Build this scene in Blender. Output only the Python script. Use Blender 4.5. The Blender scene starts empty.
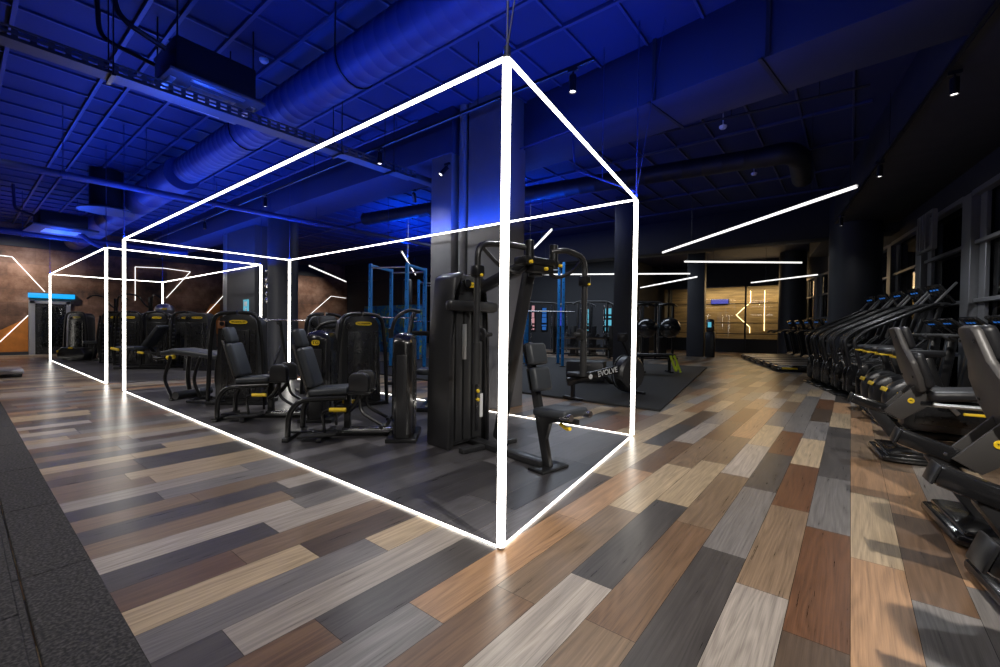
import bpy, bmesh, math, random
from mathutils import Vector, Matrix, Euler
random.seed(7)
C = bpy.context.scene.collection
PI = math.pi
R = math.radians

# ------------------------------------------------------------------ materials
def new_mat(name):
    m = bpy.data.materials.new(name); m.use_nodes = True
    nt = m.node_tree; nt.nodes.clear()
    o = nt.nodes.new('ShaderNodeOutputMaterial'); b = nt.nodes.new('ShaderNodeBsdfPrincipled')
    nt.links.new(b.outputs[0], o.inputs[0])
    return m, nt, b

def plain(name, col, rough=.5, metal=0., scale=60., var=.12, bump=.0, coat=0., rvar=.08):
    m, nt, b = new_mat(name); N = nt.nodes; L = nt.links
    tc = N.new('ShaderNodeTexCoord'); n = N.new('ShaderNodeTexNoise')
    n.inputs['Scale'].default_value = scale; n.inputs['Detail'].default_value = 4
    L.new(tc.outputs['Object'], n.inputs['Vector'])
    mx = N.new('ShaderNodeMix'); mx.data_type = 'RGBA'
    mx.inputs[6].default_value = (*[max(0, c*(1-var)) for c in col], 1)
    mx.inputs[7].default_value = (*[min(1, c*(1+var)) for c in col], 1)
    L.new(n.outputs[0], mx.inputs[0]); L.new(mx.outputs[2], b.inputs['Base Color'])
    mr = N.new('ShaderNodeMapRange'); mr.inputs[3].default_value = max(.02, rough-rvar); mr.inputs[4].default_value = min(1, rough+rvar)
    L.new(n.outputs[0], mr.inputs[0]); L.new(mr.outputs[0], b.inputs['Roughness'])
    b.inputs['Metallic'].default_value = metal
    if coat: b.inputs['Coat Weight'].default_value = coat; b.inputs['Coat Roughness'].default_value = .15
    if bump:
        bp = N.new('ShaderNodeBump'); bp.inputs['Strength'].default_value = bump; bp.inputs['Distance'].default_value = .004
        L.new(n.outputs[0], bp.inputs['Height']); L.new(bp.outputs[0], b.inputs['Normal'])
    return m

def glow(name, col, s, base=.8):
    m, nt, b = new_mat(name)
    b.inputs['Base Color'].default_value = (base, base, base, 1)
    b.inputs['Emission Color'].default_value = (*col, 1); b.inputs['Emission Strength'].default_value = s
    return m

M = {}
M['frame'] = plain('black powder coated steel', (.014, .014, .015), .3, .3, 30, .05, 0, 0, .02)
M['frame_grey'] = plain('graphite coated steel', (.03, .03, .032), .3, .35, 30, .05, 0, 0, .02)
M['shroud'] = plain('charcoal moulded plastic', (.022, .022, .023), .36, .0, 30, .05, 0, 0, .02)
M['panel'] = plain('dark smoked panel', (.013, .013, .014), .27, .0, 20, .05, 0, 0, .02)
M['leather'] = plain('charcoal leatherette', (.03, .034, .04), .46, .0, 200, .05, .06, 0, .02)
M['leather_black'] = plain('black leatherette', (.014, .014, .016), .42, .0, 200, .05, .06, 0, .02)
M['shell_grey'] = plain('grey painted seat shell', (.075, .07, .067), .42, .25, 30, .04, 0, 0, .02)
M['gloss_black'] = plain('gloss black plastic', (.012, .012, .013), .18, .0, 10, .04, 0, .4, .02)
M['rubber'] = plain('black rubber', (.010, .010, .0105), .75, .0, 150, .25, .15)
M['chrome'] = plain('brushed chrome', (.62, .62, .63), .22, 1., 40, .06)
M['steel'] = plain('satin aluminium', (.45, .45, .46), .35, .9, 40, .08)
M['yellow'] = plain('yellow enamel', (.85, .58, .02), .45, .0, 40, .06)
M['neon'] = plain('yellow green webbing', (.55, .7, .03), .6, .0, 60, .1)
M['blue_paint'] = plain('blue powder coated steel', (.015, .22, .62), .4, .2, 60, .1)
M['white'] = plain('white plastic', (.75, .75, .74), .45, .0, 40, .04)
M['orange_ring'] = plain('copper trim', (.45, .2, .1), .35, .6, 40, .1)
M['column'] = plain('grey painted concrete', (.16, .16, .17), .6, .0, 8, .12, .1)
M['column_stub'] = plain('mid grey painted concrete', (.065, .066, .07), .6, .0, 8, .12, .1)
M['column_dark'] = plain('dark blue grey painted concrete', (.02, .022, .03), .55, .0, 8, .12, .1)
M['ceiling'] = plain('uplight tinted navy ceiling panel', (.013, .021, .075), .75, .0, 3, .25, .1)  # navy is guessed, partly to put the blue of the uplight into the colour
M['ceiling_bar'] = plain('uplight tinted navy ceiling rail', (.045, .055, .12), .5, .2, 20, .1)  # rail colour carries the same blue uplight tint
M['soffit'] = plain('black painted soffit', (.018, .018, .022), .7, .0, 5, .15)
M['beam'] = plain('uplight tinted navy concrete beam', (.02, .026, .06), .7, .0, 6, .15, .08)  # blue of the uplight mixed into the beam colour
M['duct'] = plain('uplight tinted navy duct', (.032, .042, .12), .5, .1, 12, .12)  # duct and pipe colour also holds the blue uplight tint
M['duct_black'] = plain('black duct', (.012, .012, .016), .55, .2, 12, .08)
M['tray'] = plain('grey tray steel', (.085, .085, .095), .5, .5, 40, .15)
M['window_frame'] = plain('grey window aluminium', (.22, .225, .24), .42, .4, 30, .08)
M['wall_dark'] = plain('dark wall paint', (.03, .032, .038), .7, .0, 6, .15)
M['led'] = glow('warm white light diffuser', (1, .95, .86), 5.5)
M['led_soft'] = glow('cool white light diffuser', (1, .98, .95), 1.0)
M['led_warm'] = glow('warm light diffuser', (1, .68, .28), 5)
M['led_cyan'] = glow('cyan light box', (.0, .42, 1), .75, .02)
M['lamp_face'] = glow('spotlight lens', (1, .97, .92), 5)
M['screen_blue'] = glow('blue display', (.02, .14, .5), .5, .02)
M['screen_deep'] = glow('deep blue display', (.03, .06, .75), .5, .02)
M['screen_pink'] = glow('pink and white display', (.9, .45, .5), .4, .02)
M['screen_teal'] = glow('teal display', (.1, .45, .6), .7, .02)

def mat_planks(name, inset=None):
    m, nt, b = new_mat(name); N = nt.nodes; L = nt.links
    geo = N.new('ShaderNodeNewGeometry'); at = N.new('ShaderNodeAttribute'); at.attribute_name = 'plank'
    sd = N.new('ShaderNodeAttribute'); sd.attribute_name = 'seed'
    off = N.new('ShaderNodeVectorMath'); off.operation = 'SCALE'; off.inputs[3].default_value = 37.
    L.new(sd.outputs['Color'], off.inputs[0])
    ad = N.new('ShaderNodeVectorMath'); L.new(geo.outputs['Position'], ad.inputs[0]); L.new(off.outputs[0], ad.inputs[1])
    mp = N.new('ShaderNodeMapping'); mp.inputs['Scale'].default_value = (26, 1.1, 1); L.new(ad.outputs[0], mp.inputs[0])
    n1 = N.new('ShaderNodeTexNoise'); n1.inputs['Scale'].default_value = 1.6; n1.inputs['Detail'].default_value = 7; n1.inputs['Roughness'].default_value = .62; n1.inputs['Distortion'].default_value = .5
    L.new(mp.outputs[0], n1.inputs['Vector'])
    mp2 = N.new('ShaderNodeMapping'); mp2.inputs['Scale'].default_value = (150, 2.4, 1); L.new(ad.outputs[0], mp2.inputs[0])
    n2 = N.new('ShaderNodeTexNoise'); n2.inputs['Scale'].default_value = 1.5; n2.inputs['Detail'].default_value = 5; n2.inputs['Roughness'].default_value = .7
    L.new(mp2.outputs[0], n2.inputs['Vector'])
    # cathedral grain rings
    mp3 = N.new('ShaderNodeMapping'); mp3.inputs['Scale'].default_value = (7, .55, 1); L.new(ad.outputs[0], mp3.inputs[0])
    n3 = N.new('ShaderNodeTexNoise'); n3.inputs['Scale'].default_value = 1.0; n3.inputs['Detail'].default_value = 1.5; n3.inputs['Distortion'].default_value = .3; L.new(mp3.outputs[0], n3.inputs['Vector'])
    k3 = N.new('ShaderNodeMath'); k3.operation = 'MULTIPLY'; k3.inputs[1].default_value = 95; L.new(n3.outputs[0], k3.inputs[0])
    s3 = N.new('ShaderNodeMath'); s3.operation = 'SINE'; L.new(k3.outputs[0], s3.inputs[0])
    w = N.new('ShaderNodeMath'); w.operation = 'MULTIPLY_ADD'; w.inputs[1].default_value = .5; w.inputs[2].default_value = .5; L.new(s3.outputs[0], w.inputs[0])
    a1 = N.new('ShaderNodeMath'); a1.operation = 'MULTIPLY_ADD'; a1.inputs[1].default_value = .42; L.new(n1.outputs[0], a1.inputs[0])
    a2 = N.new('ShaderNodeMath'); a2.operation = 'MULTIPLY_ADD'; a2.inputs[1].default_value = .5; L.new(n2.outputs[0], a2.inputs[0])
    a3 = N.new('ShaderNodeMath'); a3.operation = 'MULTIPLY'; a3.inputs[1].default_value = .09; L.new(w.outputs[0], a3.inputs[0])
    L.new(a3.outputs[0], a2.inputs[2]); L.new(a2.outputs[0], a1.inputs[2])
    mr = N.new('ShaderNodeMapRange'); mr.inputs[1].default_value = .3; mr.inputs[2].default_value = .7; mr.inputs[3].default_value = .45; mr.inputs[4].default_value = 1.45
    L.new(a1.outputs[0], mr.inputs[0])
    sc = N.new('ShaderNodeVectorMath'); sc.operation = 'SCALE'; L.new(at.outputs['Color'], sc.inputs[0]); L.new(mr.outputs[0], sc.inputs[3])
    L.new(sc.outputs[0], b.inputs['Base Color'])
    rr = N.new('ShaderNodeMapRange'); rr.inputs[3].default_value = .22; rr.inputs[4].default_value = .37
    L.new(a1.outputs[0], rr.inputs[0]); L.new(rr.outputs[0], b.inputs['Roughness'])
    bp = N.new('ShaderNodeBump'); bp.inputs['Strength'].default_value = .18; bp.inputs['Distance'].default_value = .003
    L.new(a1.outputs[0], bp.inputs['Height']); L.new(bp.outputs[0], b.inputs['Normal'])
    b.inputs['Specular IOR Level'].default_value = .5
    return m
M['planks'] = mat_planks('wood look vinyl planks')

def mat_rubber_floor():
    m, nt, b = new_mat('speckled rubber tile'); N = nt.nodes; L = nt.links
    tc = N.new('ShaderNodeNewGeometry')
    n = N.new('ShaderNodeTexNoise'); n.inputs['Scale'].default_value = 85; n.inputs['Detail'].default_value = 4; L.new(tc.outputs['Position'], n.inputs['Vector'])
    cr = N.new('ShaderNodeValToRGB'); e = cr.color_ramp.elements
    e[0].position = .4; e[0].color = (.009, .009, .01, 1); e[1].position = .72; e[1].color = (.085, .075, .077, 1)
    L.new(n.outputs[0], cr.inputs[0]); L.new(cr.outputs[0], b.inputs['Base Color']); b.inputs['Roughness'].default_value = .8
    bp = N.new('ShaderNodeBump'); bp.inputs['Strength'].default_value = .5; bp.inputs['Distance'].default_value = .004
    L.new(n.outputs[0], bp.inputs['Height']); L.new(bp.outputs[0], b.inputs['Normal'])
    return m
M['rubber_tile'] = mat_rubber_floor()

def mat_rust():
    m, nt, b = new_mat('weathered rust brown wall'); N = nt.nodes; L = nt.links
    g = N.new('ShaderNodeNewGeometry')
    n = N.new('ShaderNodeTexNoise'); n.inputs['Scale'].default_value = 1.1; n.inputs['Detail'].default_value = 11; n.inputs['Roughness'].default_value = .72; L.new(g.outputs['Position'], n.inputs['Vector'])
    mp = N.new('ShaderNodeMapping'); mp.inputs['Scale'].default_value = (1, .4, 1.6); L.new(g.outputs['Position'], mp.inputs[0])
    v = N.new('ShaderNodeTexVoronoi'); v.inputs['Scale'].default_value = 1.3; L.new(mp.outputs[0], v.inputs['Vector'])
    cr = N.new('ShaderNodeValToRGB'); e = cr.color_ramp.elements
    e[0].position = .32; e[0].color = (.035, .02, .015, 1); e[1].position = .7; e[1].color = (.34, .21, .15, 1)
    x = e.new(.5); x.color = (.17, .085, .052, 1)
    mx = N.new('ShaderNodeMath'); mx.operation = 'MULTIPLY_ADD'; mx.inputs[1].default_value = .18; L.new(v.outputs['Distance'], mx.inputs[0]); 
    sb = N.new('ShaderNodeMath'); sb.operation = 'SUBTRACT'; sb.inputs[1].default_value = .07; L.new(n.outputs[0], sb.inputs[0]); L.new(sb.outputs[0], mx.inputs[2])
    sx = N.new('ShaderNodeSeparateXYZ'); cx_ = N.new('ShaderNodeCombineXYZ'); L.new(g.outputs['Position'], sx.inputs[0]); L.new(sx.outputs[1], cx_.inputs[0]); L.new(sx.outputs[2], cx_.inputs[1])
    bk = N.new('ShaderNodeTexBrick'); bk.inputs['Scale'].default_value = 1; bk.inputs['Brick Width'].default_value = 1.25; bk.inputs['Row Height'].default_value = .42; bk.inputs['Mortar Size'].default_value = .004; bk.offset_frequency = 3
    bk.inputs['Color1'].default_value = (.75, .75, .77, 1); bk.inputs['Color2'].default_value = (1.15, 1.1, 1.05, 1); bk.inputs['Mortar'].default_value = (.6, .6, .6, 1)
    L.new(cx_.outputs[0], bk.inputs['Vector'])
    L.new(mx.outputs[0], cr.inputs[0]); ml = N.new('ShaderNodeVectorMath'); ml.operation = 'MULTIPLY'; L.new(cr.outputs[0], ml.inputs[0]); L.new(bk.outputs[0], ml.inputs[1])
    L.new(ml.outputs[0], b.inputs['Base Color']); b.inputs['Roughness'].default_value = .7
    return m
M['rust'] = mat_rust()
def mat_wood_wall():
    m, nt, b = new_mat('warm timber cladding'); N = nt.nodes; L = nt.links
    g = N.new('ShaderNodeNewGeometry'); mp = N.new('ShaderNodeMapping'); mp.inputs['Scale'].default_value = (.7, 1, 9); L.new(g.outputs['Position'], mp.inputs[0])
    n = N.new('ShaderNodeTexNoise'); n.inputs['Scale'].default_value = 1.5; n.inputs['Detail'].default_value = 6; L.new(mp.outputs[0], n.inputs['Vector'])
    cr = N.new('ShaderNodeValToRGB'); e = cr.color_ramp.elements
    e[0].position = .3; e[0].color = (.14, .095, .05, 1); e[1].position = .7; e[1].color = (.32, .225, .12, 1)
    L.new(n.outputs[0], cr.inputs[0]); L.new(cr.outputs[0], b.inputs['Base Color']); b.inputs['Roughness'].default_value = .5
    return m
M['wood_wall'] = mat_wood_wall()
M['orange_wall'] = plain('rust orange paint', (.5, .17, .025), .65, .0, 5, .45)
def mat_glass():
    m = bpy.data.materials.new('window glass'); m.use_nodes = True; nt = m.node_tree; nt.nodes.clear(); N = nt.nodes; L = nt.links
    o = N.new('ShaderNodeOutputMaterial'); mx = N.new('ShaderNodeMixShader'); t = N.new('ShaderNodeBsdfTransparent'); g = N.new('ShaderNodeBsdfGlossy')
    t.inputs[0].default_value = (.86, .9, .92, 1); g.inputs['Roughness'].default_value = .015
    f = N.new('ShaderNodeFresnel'); f.inputs[0].default_value = 1.7
    L.new(f.outputs[0], mx.inputs[0]); L.new(t.outputs[0], mx.inputs[1]); L.new(g.outputs[0], mx.inputs[2]); L.new(mx.outputs[0], o.inputs[0])
    return m
M['glass'] = mat_glass()
def mat_mural():
    m, nt, b = new_mat('blue green painted mural'); N = nt.nodes; L = nt.links
    g = N.new('ShaderNodeNewGeometry'); n = N.new('ShaderNodeTexNoise'); n.inputs['Scale'].default_value = 3.2; n.inputs['Detail'].default_value = 3; n.inputs['Distortion'].default_value = 1.5
    L.new(g.outputs['Position'], n.inputs['Vector'])
    cr = N.new('ShaderNodeValToRGB'); e = cr.color_ramp.elements
    e[0].position = .36; e[0].color = (.006, .05, .16, 1); e[1].position = .68; e[1].color = (.45, .42, .05, 1)
    x = e.new(.48); x.color = (.01, .2, .55, 1); x = e.new(.57); x.color = (.03, .22, .2, 1)
    L.new(n.outputs[0], cr.inputs[0]); L.new(cr.outputs[0], b.inputs['Base Color'])
    return m
M['mural'] = mat_mural()

# ------------------------------------------------------------------ mesh helpers
class MB:
    def __init__(s, mat4=None):
        s.bm = bmesh.new(); s.M = mat4 or Matrix()
    def _merge(s, t, mat4=None):
        mm = s.M @ mat4 if mat4 is not None else s.M
        bmesh.ops.transform(t, matrix=mm, verts=t.verts)
        bmesh.ops.recalc_face_normals(t, faces=t.faces)
        me = bpy.data.meshes.new('tmp'); t.to_mesh(me); t.free(); s.bm.from_mesh(me); bpy.data.meshes.remove(me)
        return s
    def box(s, c, d, rot=(0, 0, 0), bev=0., seg=2):
        t = bmesh.new(); bmesh.ops.create_cube(t, size=1)
        for v in t.verts: v.co = Vector((v.co.x*d[0], v.co.y*d[1], v.co.z*d[2]))
        if bev: bmesh.ops.bevel(t, geom=t.edges[:], offset=min(bev, .49*min(d)), segments=seg, affect='EDGES', profile=.5)
        return s._merge(t, Matrix.Translation(c) @ Euler(rot).to_matrix().to_4x4())
    def bar(s, a, b, w, h, bev=.004):
        a = Vector(a); b = Vector(b); d = b-a; q = d.to_track_quat('X', 'Z')
        t = bmesh.new(); bmesh.ops.create_cube(t, size=1)
        for v in t.verts: v.co = Vector((v.co.x*d.length, v.co.y*w, v.co.z*h))
        if bev: bmesh.ops.bevel(t, geom=t.edges[:], offset=min(bev, .45*min(w, h)), segments=2, affect='EDGES', profile=.5)
        return s._merge(t, Matrix.Translation((a+b)/2) @ q.to_matrix().to_4x4())
    def tube(s, pts, r, seg=10, fil=0., closed=False):
        P = [Vector(p) for p in pts]
        if fil:
            Q = [P[0]] if not closed else []
            rng = range(1, len(P)-1) if not closed else range(len(P))
            for i in rng:
                a, b, c = P[i-1], P[i], P[(i+1) % len(P)]
                u = (a-b); v = (c-b); f = min(fil, .48*u.length, .48*v.length)
                p0 = b+u.normalized()*f; p2 = b+v.normalized()*f
                for k in range(6):
                    tt = k/5; Q.append((1-tt)**2*p0+2*tt*(1-tt)*b+tt*tt*p2)
            if not closed: Q.append(P[-1])
            P = Q
        t = bmesh.new(); rings = []; n = len(P); up = None
        for i, p in enumerate(P):
            if closed: d = P[(i+1) % n]-P[i-1]
            else: d = P[min(i+1, n-1)]-P[max(i-1, 0)]
            d.normalize()
            if up is None:
                up = Vector((0, 0, 1)) if abs(d.z) < .9 else Vector((1, 0, 0))
            x = d.cross(up)
            if x.length < 1e-4: up = Vector((0, 1, 0)); x = d.cross(up)
            x.normalize(); up = x.cross(d).normalized()
            rr = r[i] if isinstance(r, (list, tuple)) else r
            rings.append([t.verts.new(p+x*rr*math.cos(2*PI*k/seg)+up*rr*math.sin(2*PI*k/seg)) for k in range(seg)])
        for i in range(n if closed else n-1):
            a = rings[i]; b = rings[(i+1) % n]
            for k in range(seg): t.faces.new((a[k], a[(k+1) % seg], b[(k+1) % seg], b[k]))
        if not closed: t.faces.new(rings[0]); t.faces.new(rings[-1][::-1])
        return s._merge(t)
    def prism(s, poly, d, axis='y', off=0., bev=0., mat4=None):
        # poly in the plane perpendicular to axis: y -> (x,z), x -> (y,z), z -> (x,y)
        t = bmesh.new()
        f = {'y': lambda p, e: (p[0], e, p[1]), 'x': lambda p, e: (e, p[0], p[1]), 'z': lambda p, e: (p[0], p[1], e)}[axis]
        a = [t.verts.new(f(p, off-d/2)) for p in poly]; b = [t.verts.new(f(p, off+d/2)) for p in poly]
        n = len(poly); t.faces.new(a); t.faces.new(b[::-1])
        for i in range(n): t.faces.new((a[i], a[(i+1) % n], b[(i+1) % n], b[i]))
        bmesh.ops.recalc_face_normals(t, faces=t.faces)
        if bev:
            es = [e for e in t.edges if len(e.link_faces) == 2 and e.calc_face_angle(0) > .6]
            bmesh.ops.bevel(t, geom=es, offset=bev, segments=2, affect='EDGES', profile=.5)
        return s._merge(t, mat4)
    def lathe(s, prof, c=(0, 0, 0), rot=(0, 0, 0), seg=24):
        t = bmesh.new(); rings = []
        for r, z in prof:
            rings.append([t.verts.new((max(r, 1e-4)*math.cos(2*PI*k/seg), max(r, 1e-4)*math.sin(2*PI*k/seg), z)) for k in range(seg)])
        for a, b in zip(rings, rings[1:]):
            for k in range(seg): t.faces.new((a[k], a[(k+1) % seg], b[(k+1) % seg], b[k]))
        t.faces.new(rings[0][::-1]); t.faces.new(rings[-1])
        return s._merge(t, Matrix.Translation(c) @ Euler(rot).to_matrix().to_4x4())
    def cyl(s, c, r, h, rot=(0, 0, 0), seg=20, bev=.004):
        b = min(bev, r*.4, h*.4)
        return s.lathe([(r-b, -h/2), (r, -h/2+b), (r, h/2-b), (r-b, h/2)], c, rot, seg)
    def ball(s, c, r, sc=(1, 1, 1), rot=(0, 0, 0)):
        t = bmesh.new(); bmesh.ops.create_uvsphere(t, u_segments=24, v_segments=14, radius=r)
        for v in t.verts: v.co = Vector((v.co.x*sc[0], v.co.y*sc[1], v.co.z*sc[2]))
        return s._merge(t, Matrix.Translation(c) @ Euler(rot).to_matrix().to_4x4())
    def build(s, name, mat, parent=None, smooth=True):
        me = bpy.data.meshes.new(name); s.bm.to_mesh(me); s.bm.free()
        if smooth:
            for p in me.polygons: p.use_smooth = True
            me.set_sharp_from_angle(angle=R(38))
        me.materials.append(M[mat] if isinstance(mat, str) else mat)
        o = bpy.data.objects.new(name, me); C.objects.link(o); o.parent = parent
        return o

def thing(name, label, cat, loc=(0, 0, 0), rz=0., group=None):
    o = bpy.data.objects.new(name, None); C.objects.link(o); o.empty_display_size = .2
    o.location = loc; o.rotation_euler = (0, 0, rz)
    return tag(o, label, cat, group)
def tag(o, label, cat, group=None):
    o['label'] = label; o['category'] = cat
    if group: o['group'] = group
    return o
def struct(o): o['kind'] = 'structure'; return o
def dup(root, loc=None, rz=None, label=None):
    def cp(o, par):
        c = o.copy(); C.objects.link(c); c.parent = par
        for ch in list(o.children): cp(ch, c)
        return c
    r = cp(root, None)
    if loc is not None: r.location = loc
    if rz is not None: r.rotation_euler = (0, 0, rz)
    if label: r['label'] = label
    return r
def lettering(body, size, mat, parent, mat4, name='lettering', ext=.0015, width=None):
    cu = bpy.data.curves.new('txt', 'FONT'); cu.body = body; cu.size = size; cu.extrude = ext; cu.align_x = 'CENTER'; cu.align_y = 'CENTER'
    o = bpy.data.objects.new('txt', cu); me = bpy.data.meshes.new_from_object(o); bpy.data.objects.remove(o); bpy.data.curves.remove(cu)
    if width:
        xs = [v.co.x for v in me.vertices]; w = max(xs)-min(xs); me.transform(Matrix.Scale(width/w, 4))
    me.transform(mat4); me.materials.clear(); me.materials.append(M[mat]); me.name = name
    q = bpy.data.objects.new(name, me); C.objects.link(q); q.parent = parent
    return q
def T(x, y, z=0, rz=0): return Matrix.Translation((x, y, z)) @ Matrix.Rotation(rz, 4, 'Z')
def roundtop(w, h, r, wt=None, n=6):
    wt = wt or w; p = [(-w/2, 0), (w/2, 0)]
    for k in range(n+1):
        a = PI/2*k/n; p.append((wt/2-r+r*math.cos(a), h-r+r*math.sin(a)))
    for k in range(n+1):
        a = PI/2+PI/2*k/n; p.append((-wt/2+r+r*math.cos(a), h-r+r*math.sin(a)))
    return p
FRONT = Matrix.Rotation(R(90), 4, 'X')          # text plane facing -y
# ------------------------------------------------------------------ camera
cam = bpy.data.cameras.new('camera'); cam.sensor_width = 36; cam.lens = 437.787*36/1000; cam.clip_start = .05; cam.clip_end = 200
co = bpy.data.objects.new('camera', cam); C.objects.link(co)
CR, CD, CF = Vector((.7802293, .6253674, .0125627)), Vector((.0195867, -.0043525, -.9997987)), Vector((-.6251868, .7803183, -.0156448))
mm = Matrix((CR, -CD, -CF)).transposed().to_4x4(); mm.translation = (1.32956, -1.68755, 1.1)
co.matrix_world = mm
bpy.context.scene.camera = co

# ------------------------------------------------------------------ floor of wood look planks
PAL = dict(T=(.40, .30, .19), L=(.33, .285, .245), O=(.33, .19, .1), U=(.2, .135, .085), B=(.14, .083, .048), K=(.075, .05, .034),
           D=(.064, .056, .052), G=(.17, .155, .145), R=(.135, .06, .028))
PH = {-9: -.377, -8: -.62, -7: -.853, -6: -.61, -5: -.368, -4: .009, -3: .251, -2: .539, -1: .851, 0: .04, 1: .9, 2: .683, 3: .438, 4: .21, 5: 1.04, 6: .77}
KNOWN = {(-4, -1): 'L', (-4, -2): 'D', (-5, -1): 'G', (-6, -1): 'T', (-6, 0): 'K', (-7, 0): 'U', (-7, -1): 'B', (-8, -1): 'D', (-9, -1): 'L', (-5, 0): 'T', (-3, -1): 'D', (-3, -2): 'B', (-2, -2): 'G', (-2, -1): 'O', (-1, -2): 'B', (-1, -1): 'U', (0, -1): 'L', (0, 0): 'D', (1, -2): 'U', (1, -1): 'B', (2, -1): 'D', (1, 0): 'U', (2, 0): 'G', (3, 0): 'U', (3, -1): 'L', (4, 0): 'R', (4, -1): 'K', (4, 1): 'G', (3, 1): 'R', (0, 1): 'T', (2, 1): 'D', (1, 1): 'L', (1, 2): 'T', (2, 2): 'R', (3, 2): 'T', (3, 3): 'G', (4, 2): 'D', (4, 3): 'D', (4, 4): 'T', (3, 5): 'R', (3, 4): 'K', (2, 3): 'G', (0, 2): 'U', (-1, 1): 'U', (-2, 1): 'B', (-1, 2): 'B', (-3, 2): 'D', (-2, 2): 'L', (-4, 3): 'T', (-2, 0): 'O', (-3, 1): 'T', (-1, 0): 'T', (5, 1): 'O', (5, 0): 'T', (6, 1): 'O', (6, 0): 'B', (5, -1): 'O', (6, -1): 'G', (7, 2): 'L', (5, 4): 'B', (5, 2): 'U', (-15, -1): 'T', (-17, -1): 'D', (-10, -2): 'U'}
PW, PX, PLN = .1955, .372, 1.10
def plank_mesh(name, x0, x1, y0, y1, z, known, pal, weights, clip=None):
    rnd = random.Random(11); bm = bmesh.new(); cols = []
    k0 = math.floor((x0-PX)/PW); k1 = math.ceil((x1-PX)/PW); g = .0009
    for k in range(k0, k1):
        ph = PH.get(k, rnd.random()*PLN) if known is not None else rnd.random()*PLN
        i0 = math.floor((y0-ph)/PLN); i1 = math.ceil((y1-ph)/PLN)
        for i in range(i0, i1):
            c = (known or {}).get((k, i)) or rnd.choices(list(weights), list(weights.values()))[0]
            kk = rnd.uniform(.86, 1.14); col = [v*kk for v in pal[c]]; sd = (rnd.random(), rnd.random(), rnd.random())
            xa, xb, ya, yb = PX+k*PW+g, PX+(k+1)*PW-g, ph+i*PLN+g, ph+(i+1)*PLN-g
            xa, xb, ya, yb = max(xa, x0), min(xb, x1), max(ya, y0), min(yb, y1)
            if xb-xa < .002 or yb-ya < .002: continue
            q = [(xa, ya), (xb, ya), (xb, yb), (xa, yb)]
            if clip: q = clip(q)
            if len(q) < 3: continue
            bm.faces.new([bm.verts.new((a, b, z)) for a, b in q]); cols.append((col, sd))
    me = bpy.data.meshes.new(name); bm.to_mesh(me); bm.free()
    for nm, j in (('plank', 0), ('seed', 1)):
        a = me.attributes.new(nm, 'FLOAT_COLOR', 'FACE')
        a.data.foreach_set('color', [x for cs in cols for x in (*cs[j], 1.)])
    me.materials.append(M['planks']); o = bpy.data.objects.new(name, me); C.objects.link(o); return struct(o)
W = dict(T=2, L=2, O=1.3, U=2.6, B=1.6, K=.7, D=2, G=2, R=.8)
plank_mesh('floor', -19.6, 6, -7, 24, 0, KNOWN, PAL, W)
b = MB(); b.box((-6.8, 8.5, -.06), (26, 31.4, .1)); struct(b.build('floor', 'rubber', None, False))   # sub-floor seen as the dark joints

# the two light frames stand over darker plank fields
ABX, ABY, CX, DLY = -.396, 2.65, -7.649, 2.611
def clip_right(q):                    # keep what lies left of the slanted end A-B
    f = lambda p: p[0]*ABY - p[1]*ABX      # <=0 inside
    out = []
    for a, b2 in zip(q, q[1:]+q[:1]):
        fa, fb = f(a), f(b2)
        if fa <= 0: out.append(a)
        if (fa < 0) != (fb < 0) and abs(fa-fb) > 1e-9:
            t = fa/(fa-fb); out.append((a[0]+t*(b2[0]-a[0]), a[1]+t*(b2[1]-a[1])))
    return out
DP = dict(a=(.085, .08, .084), b=(.06, .056, .058), c=(.13, .122, .126), d=(.042, .039, .042))
plank_mesh('floor', CX, 0, 0, 2.63, .003, None, DP, dict(a=3, b=3, c=2, d=2), clip_right)
plank_mesh('floor', -16.1, -8.95, 0, 2.58, .003, None, DP, dict(a=3, b=3, c=2, d=2))

# ------------------------------------------------------------------ walls
XW, HC = -19.5, 4.2
b = MB(); b.box((XW-.1, 5, HC/2), (.2, 25, HC)); struct(b.build('wall_left', 'rust', None, False))
b = MB(); b.box((-13, 17.1, HC/2), (13, .2, HC)); b.box((-6.5, 20.2, HC/2), (.15, 6, HC)); struct(b.build('wall_back', 'wall_dark', None, False))
b = MB(); b.box((-3, 23.3, HC/2), (7.5, .2, HC)); struct(b.build('wall_far', 'wood_wall', None, False))
b = MB(); b.box((-7, -7.1, HC/2), (26, .2, HC)); struct(b.build('wall_front', 'wall_dark', None, False))
b = MB(); b.box((XW+.02, 3, 3.72), (.05, 14, .5)); struct(b.build('trim_1', 'wall_dark', None, False))
# orange painted triangle on the left wall, and its baseboard
b = MB(); b.prism([(-1.9, .02), (-.18, .02), (-.18, 1.24), (-.3, 1.12), (-1.9, -.35+.37)], .012, 'x', XW+.006); struct(b.build('wall_left_paint', 'orange_wall', None, False))
b = MB(); b.prism([(4.6, 1.0), (5.35, .6), (5.35, 1.9), (5.0, 1.9)], .012, 'x', XW+.006); struct(b.build('wall_left_paint', 'orange_wall', None, False))
b = MB(); b.prism([(1.5, .9), (2.3, .9), (2.3, 1.6)], .012, 'x', XW+.006); struct(b.build('wall_left_paint', 'orange_wall', None, False))
b = MB(); b.box((XW+.03, -3.5, .05), (.04, 6.9, .1)); b.box((XW+.03, 9, .05), (.04, 16, .1)); struct(b.build('baseboard_left', 'wall_dark', None, False))
# dark partition beside the pillars, mural wall behind the racks
b = MB(); b.box((-17, 11.4, HC/2), (5, .12, HC)); struct(b.build('wall_side', 'wall_dark', None, False))
b = MB(); b.box((-13.2, 9.4, .95), (3.6, .1, 1.9)); struct(b.build('wall_mural', 'mural', None, False))

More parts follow.
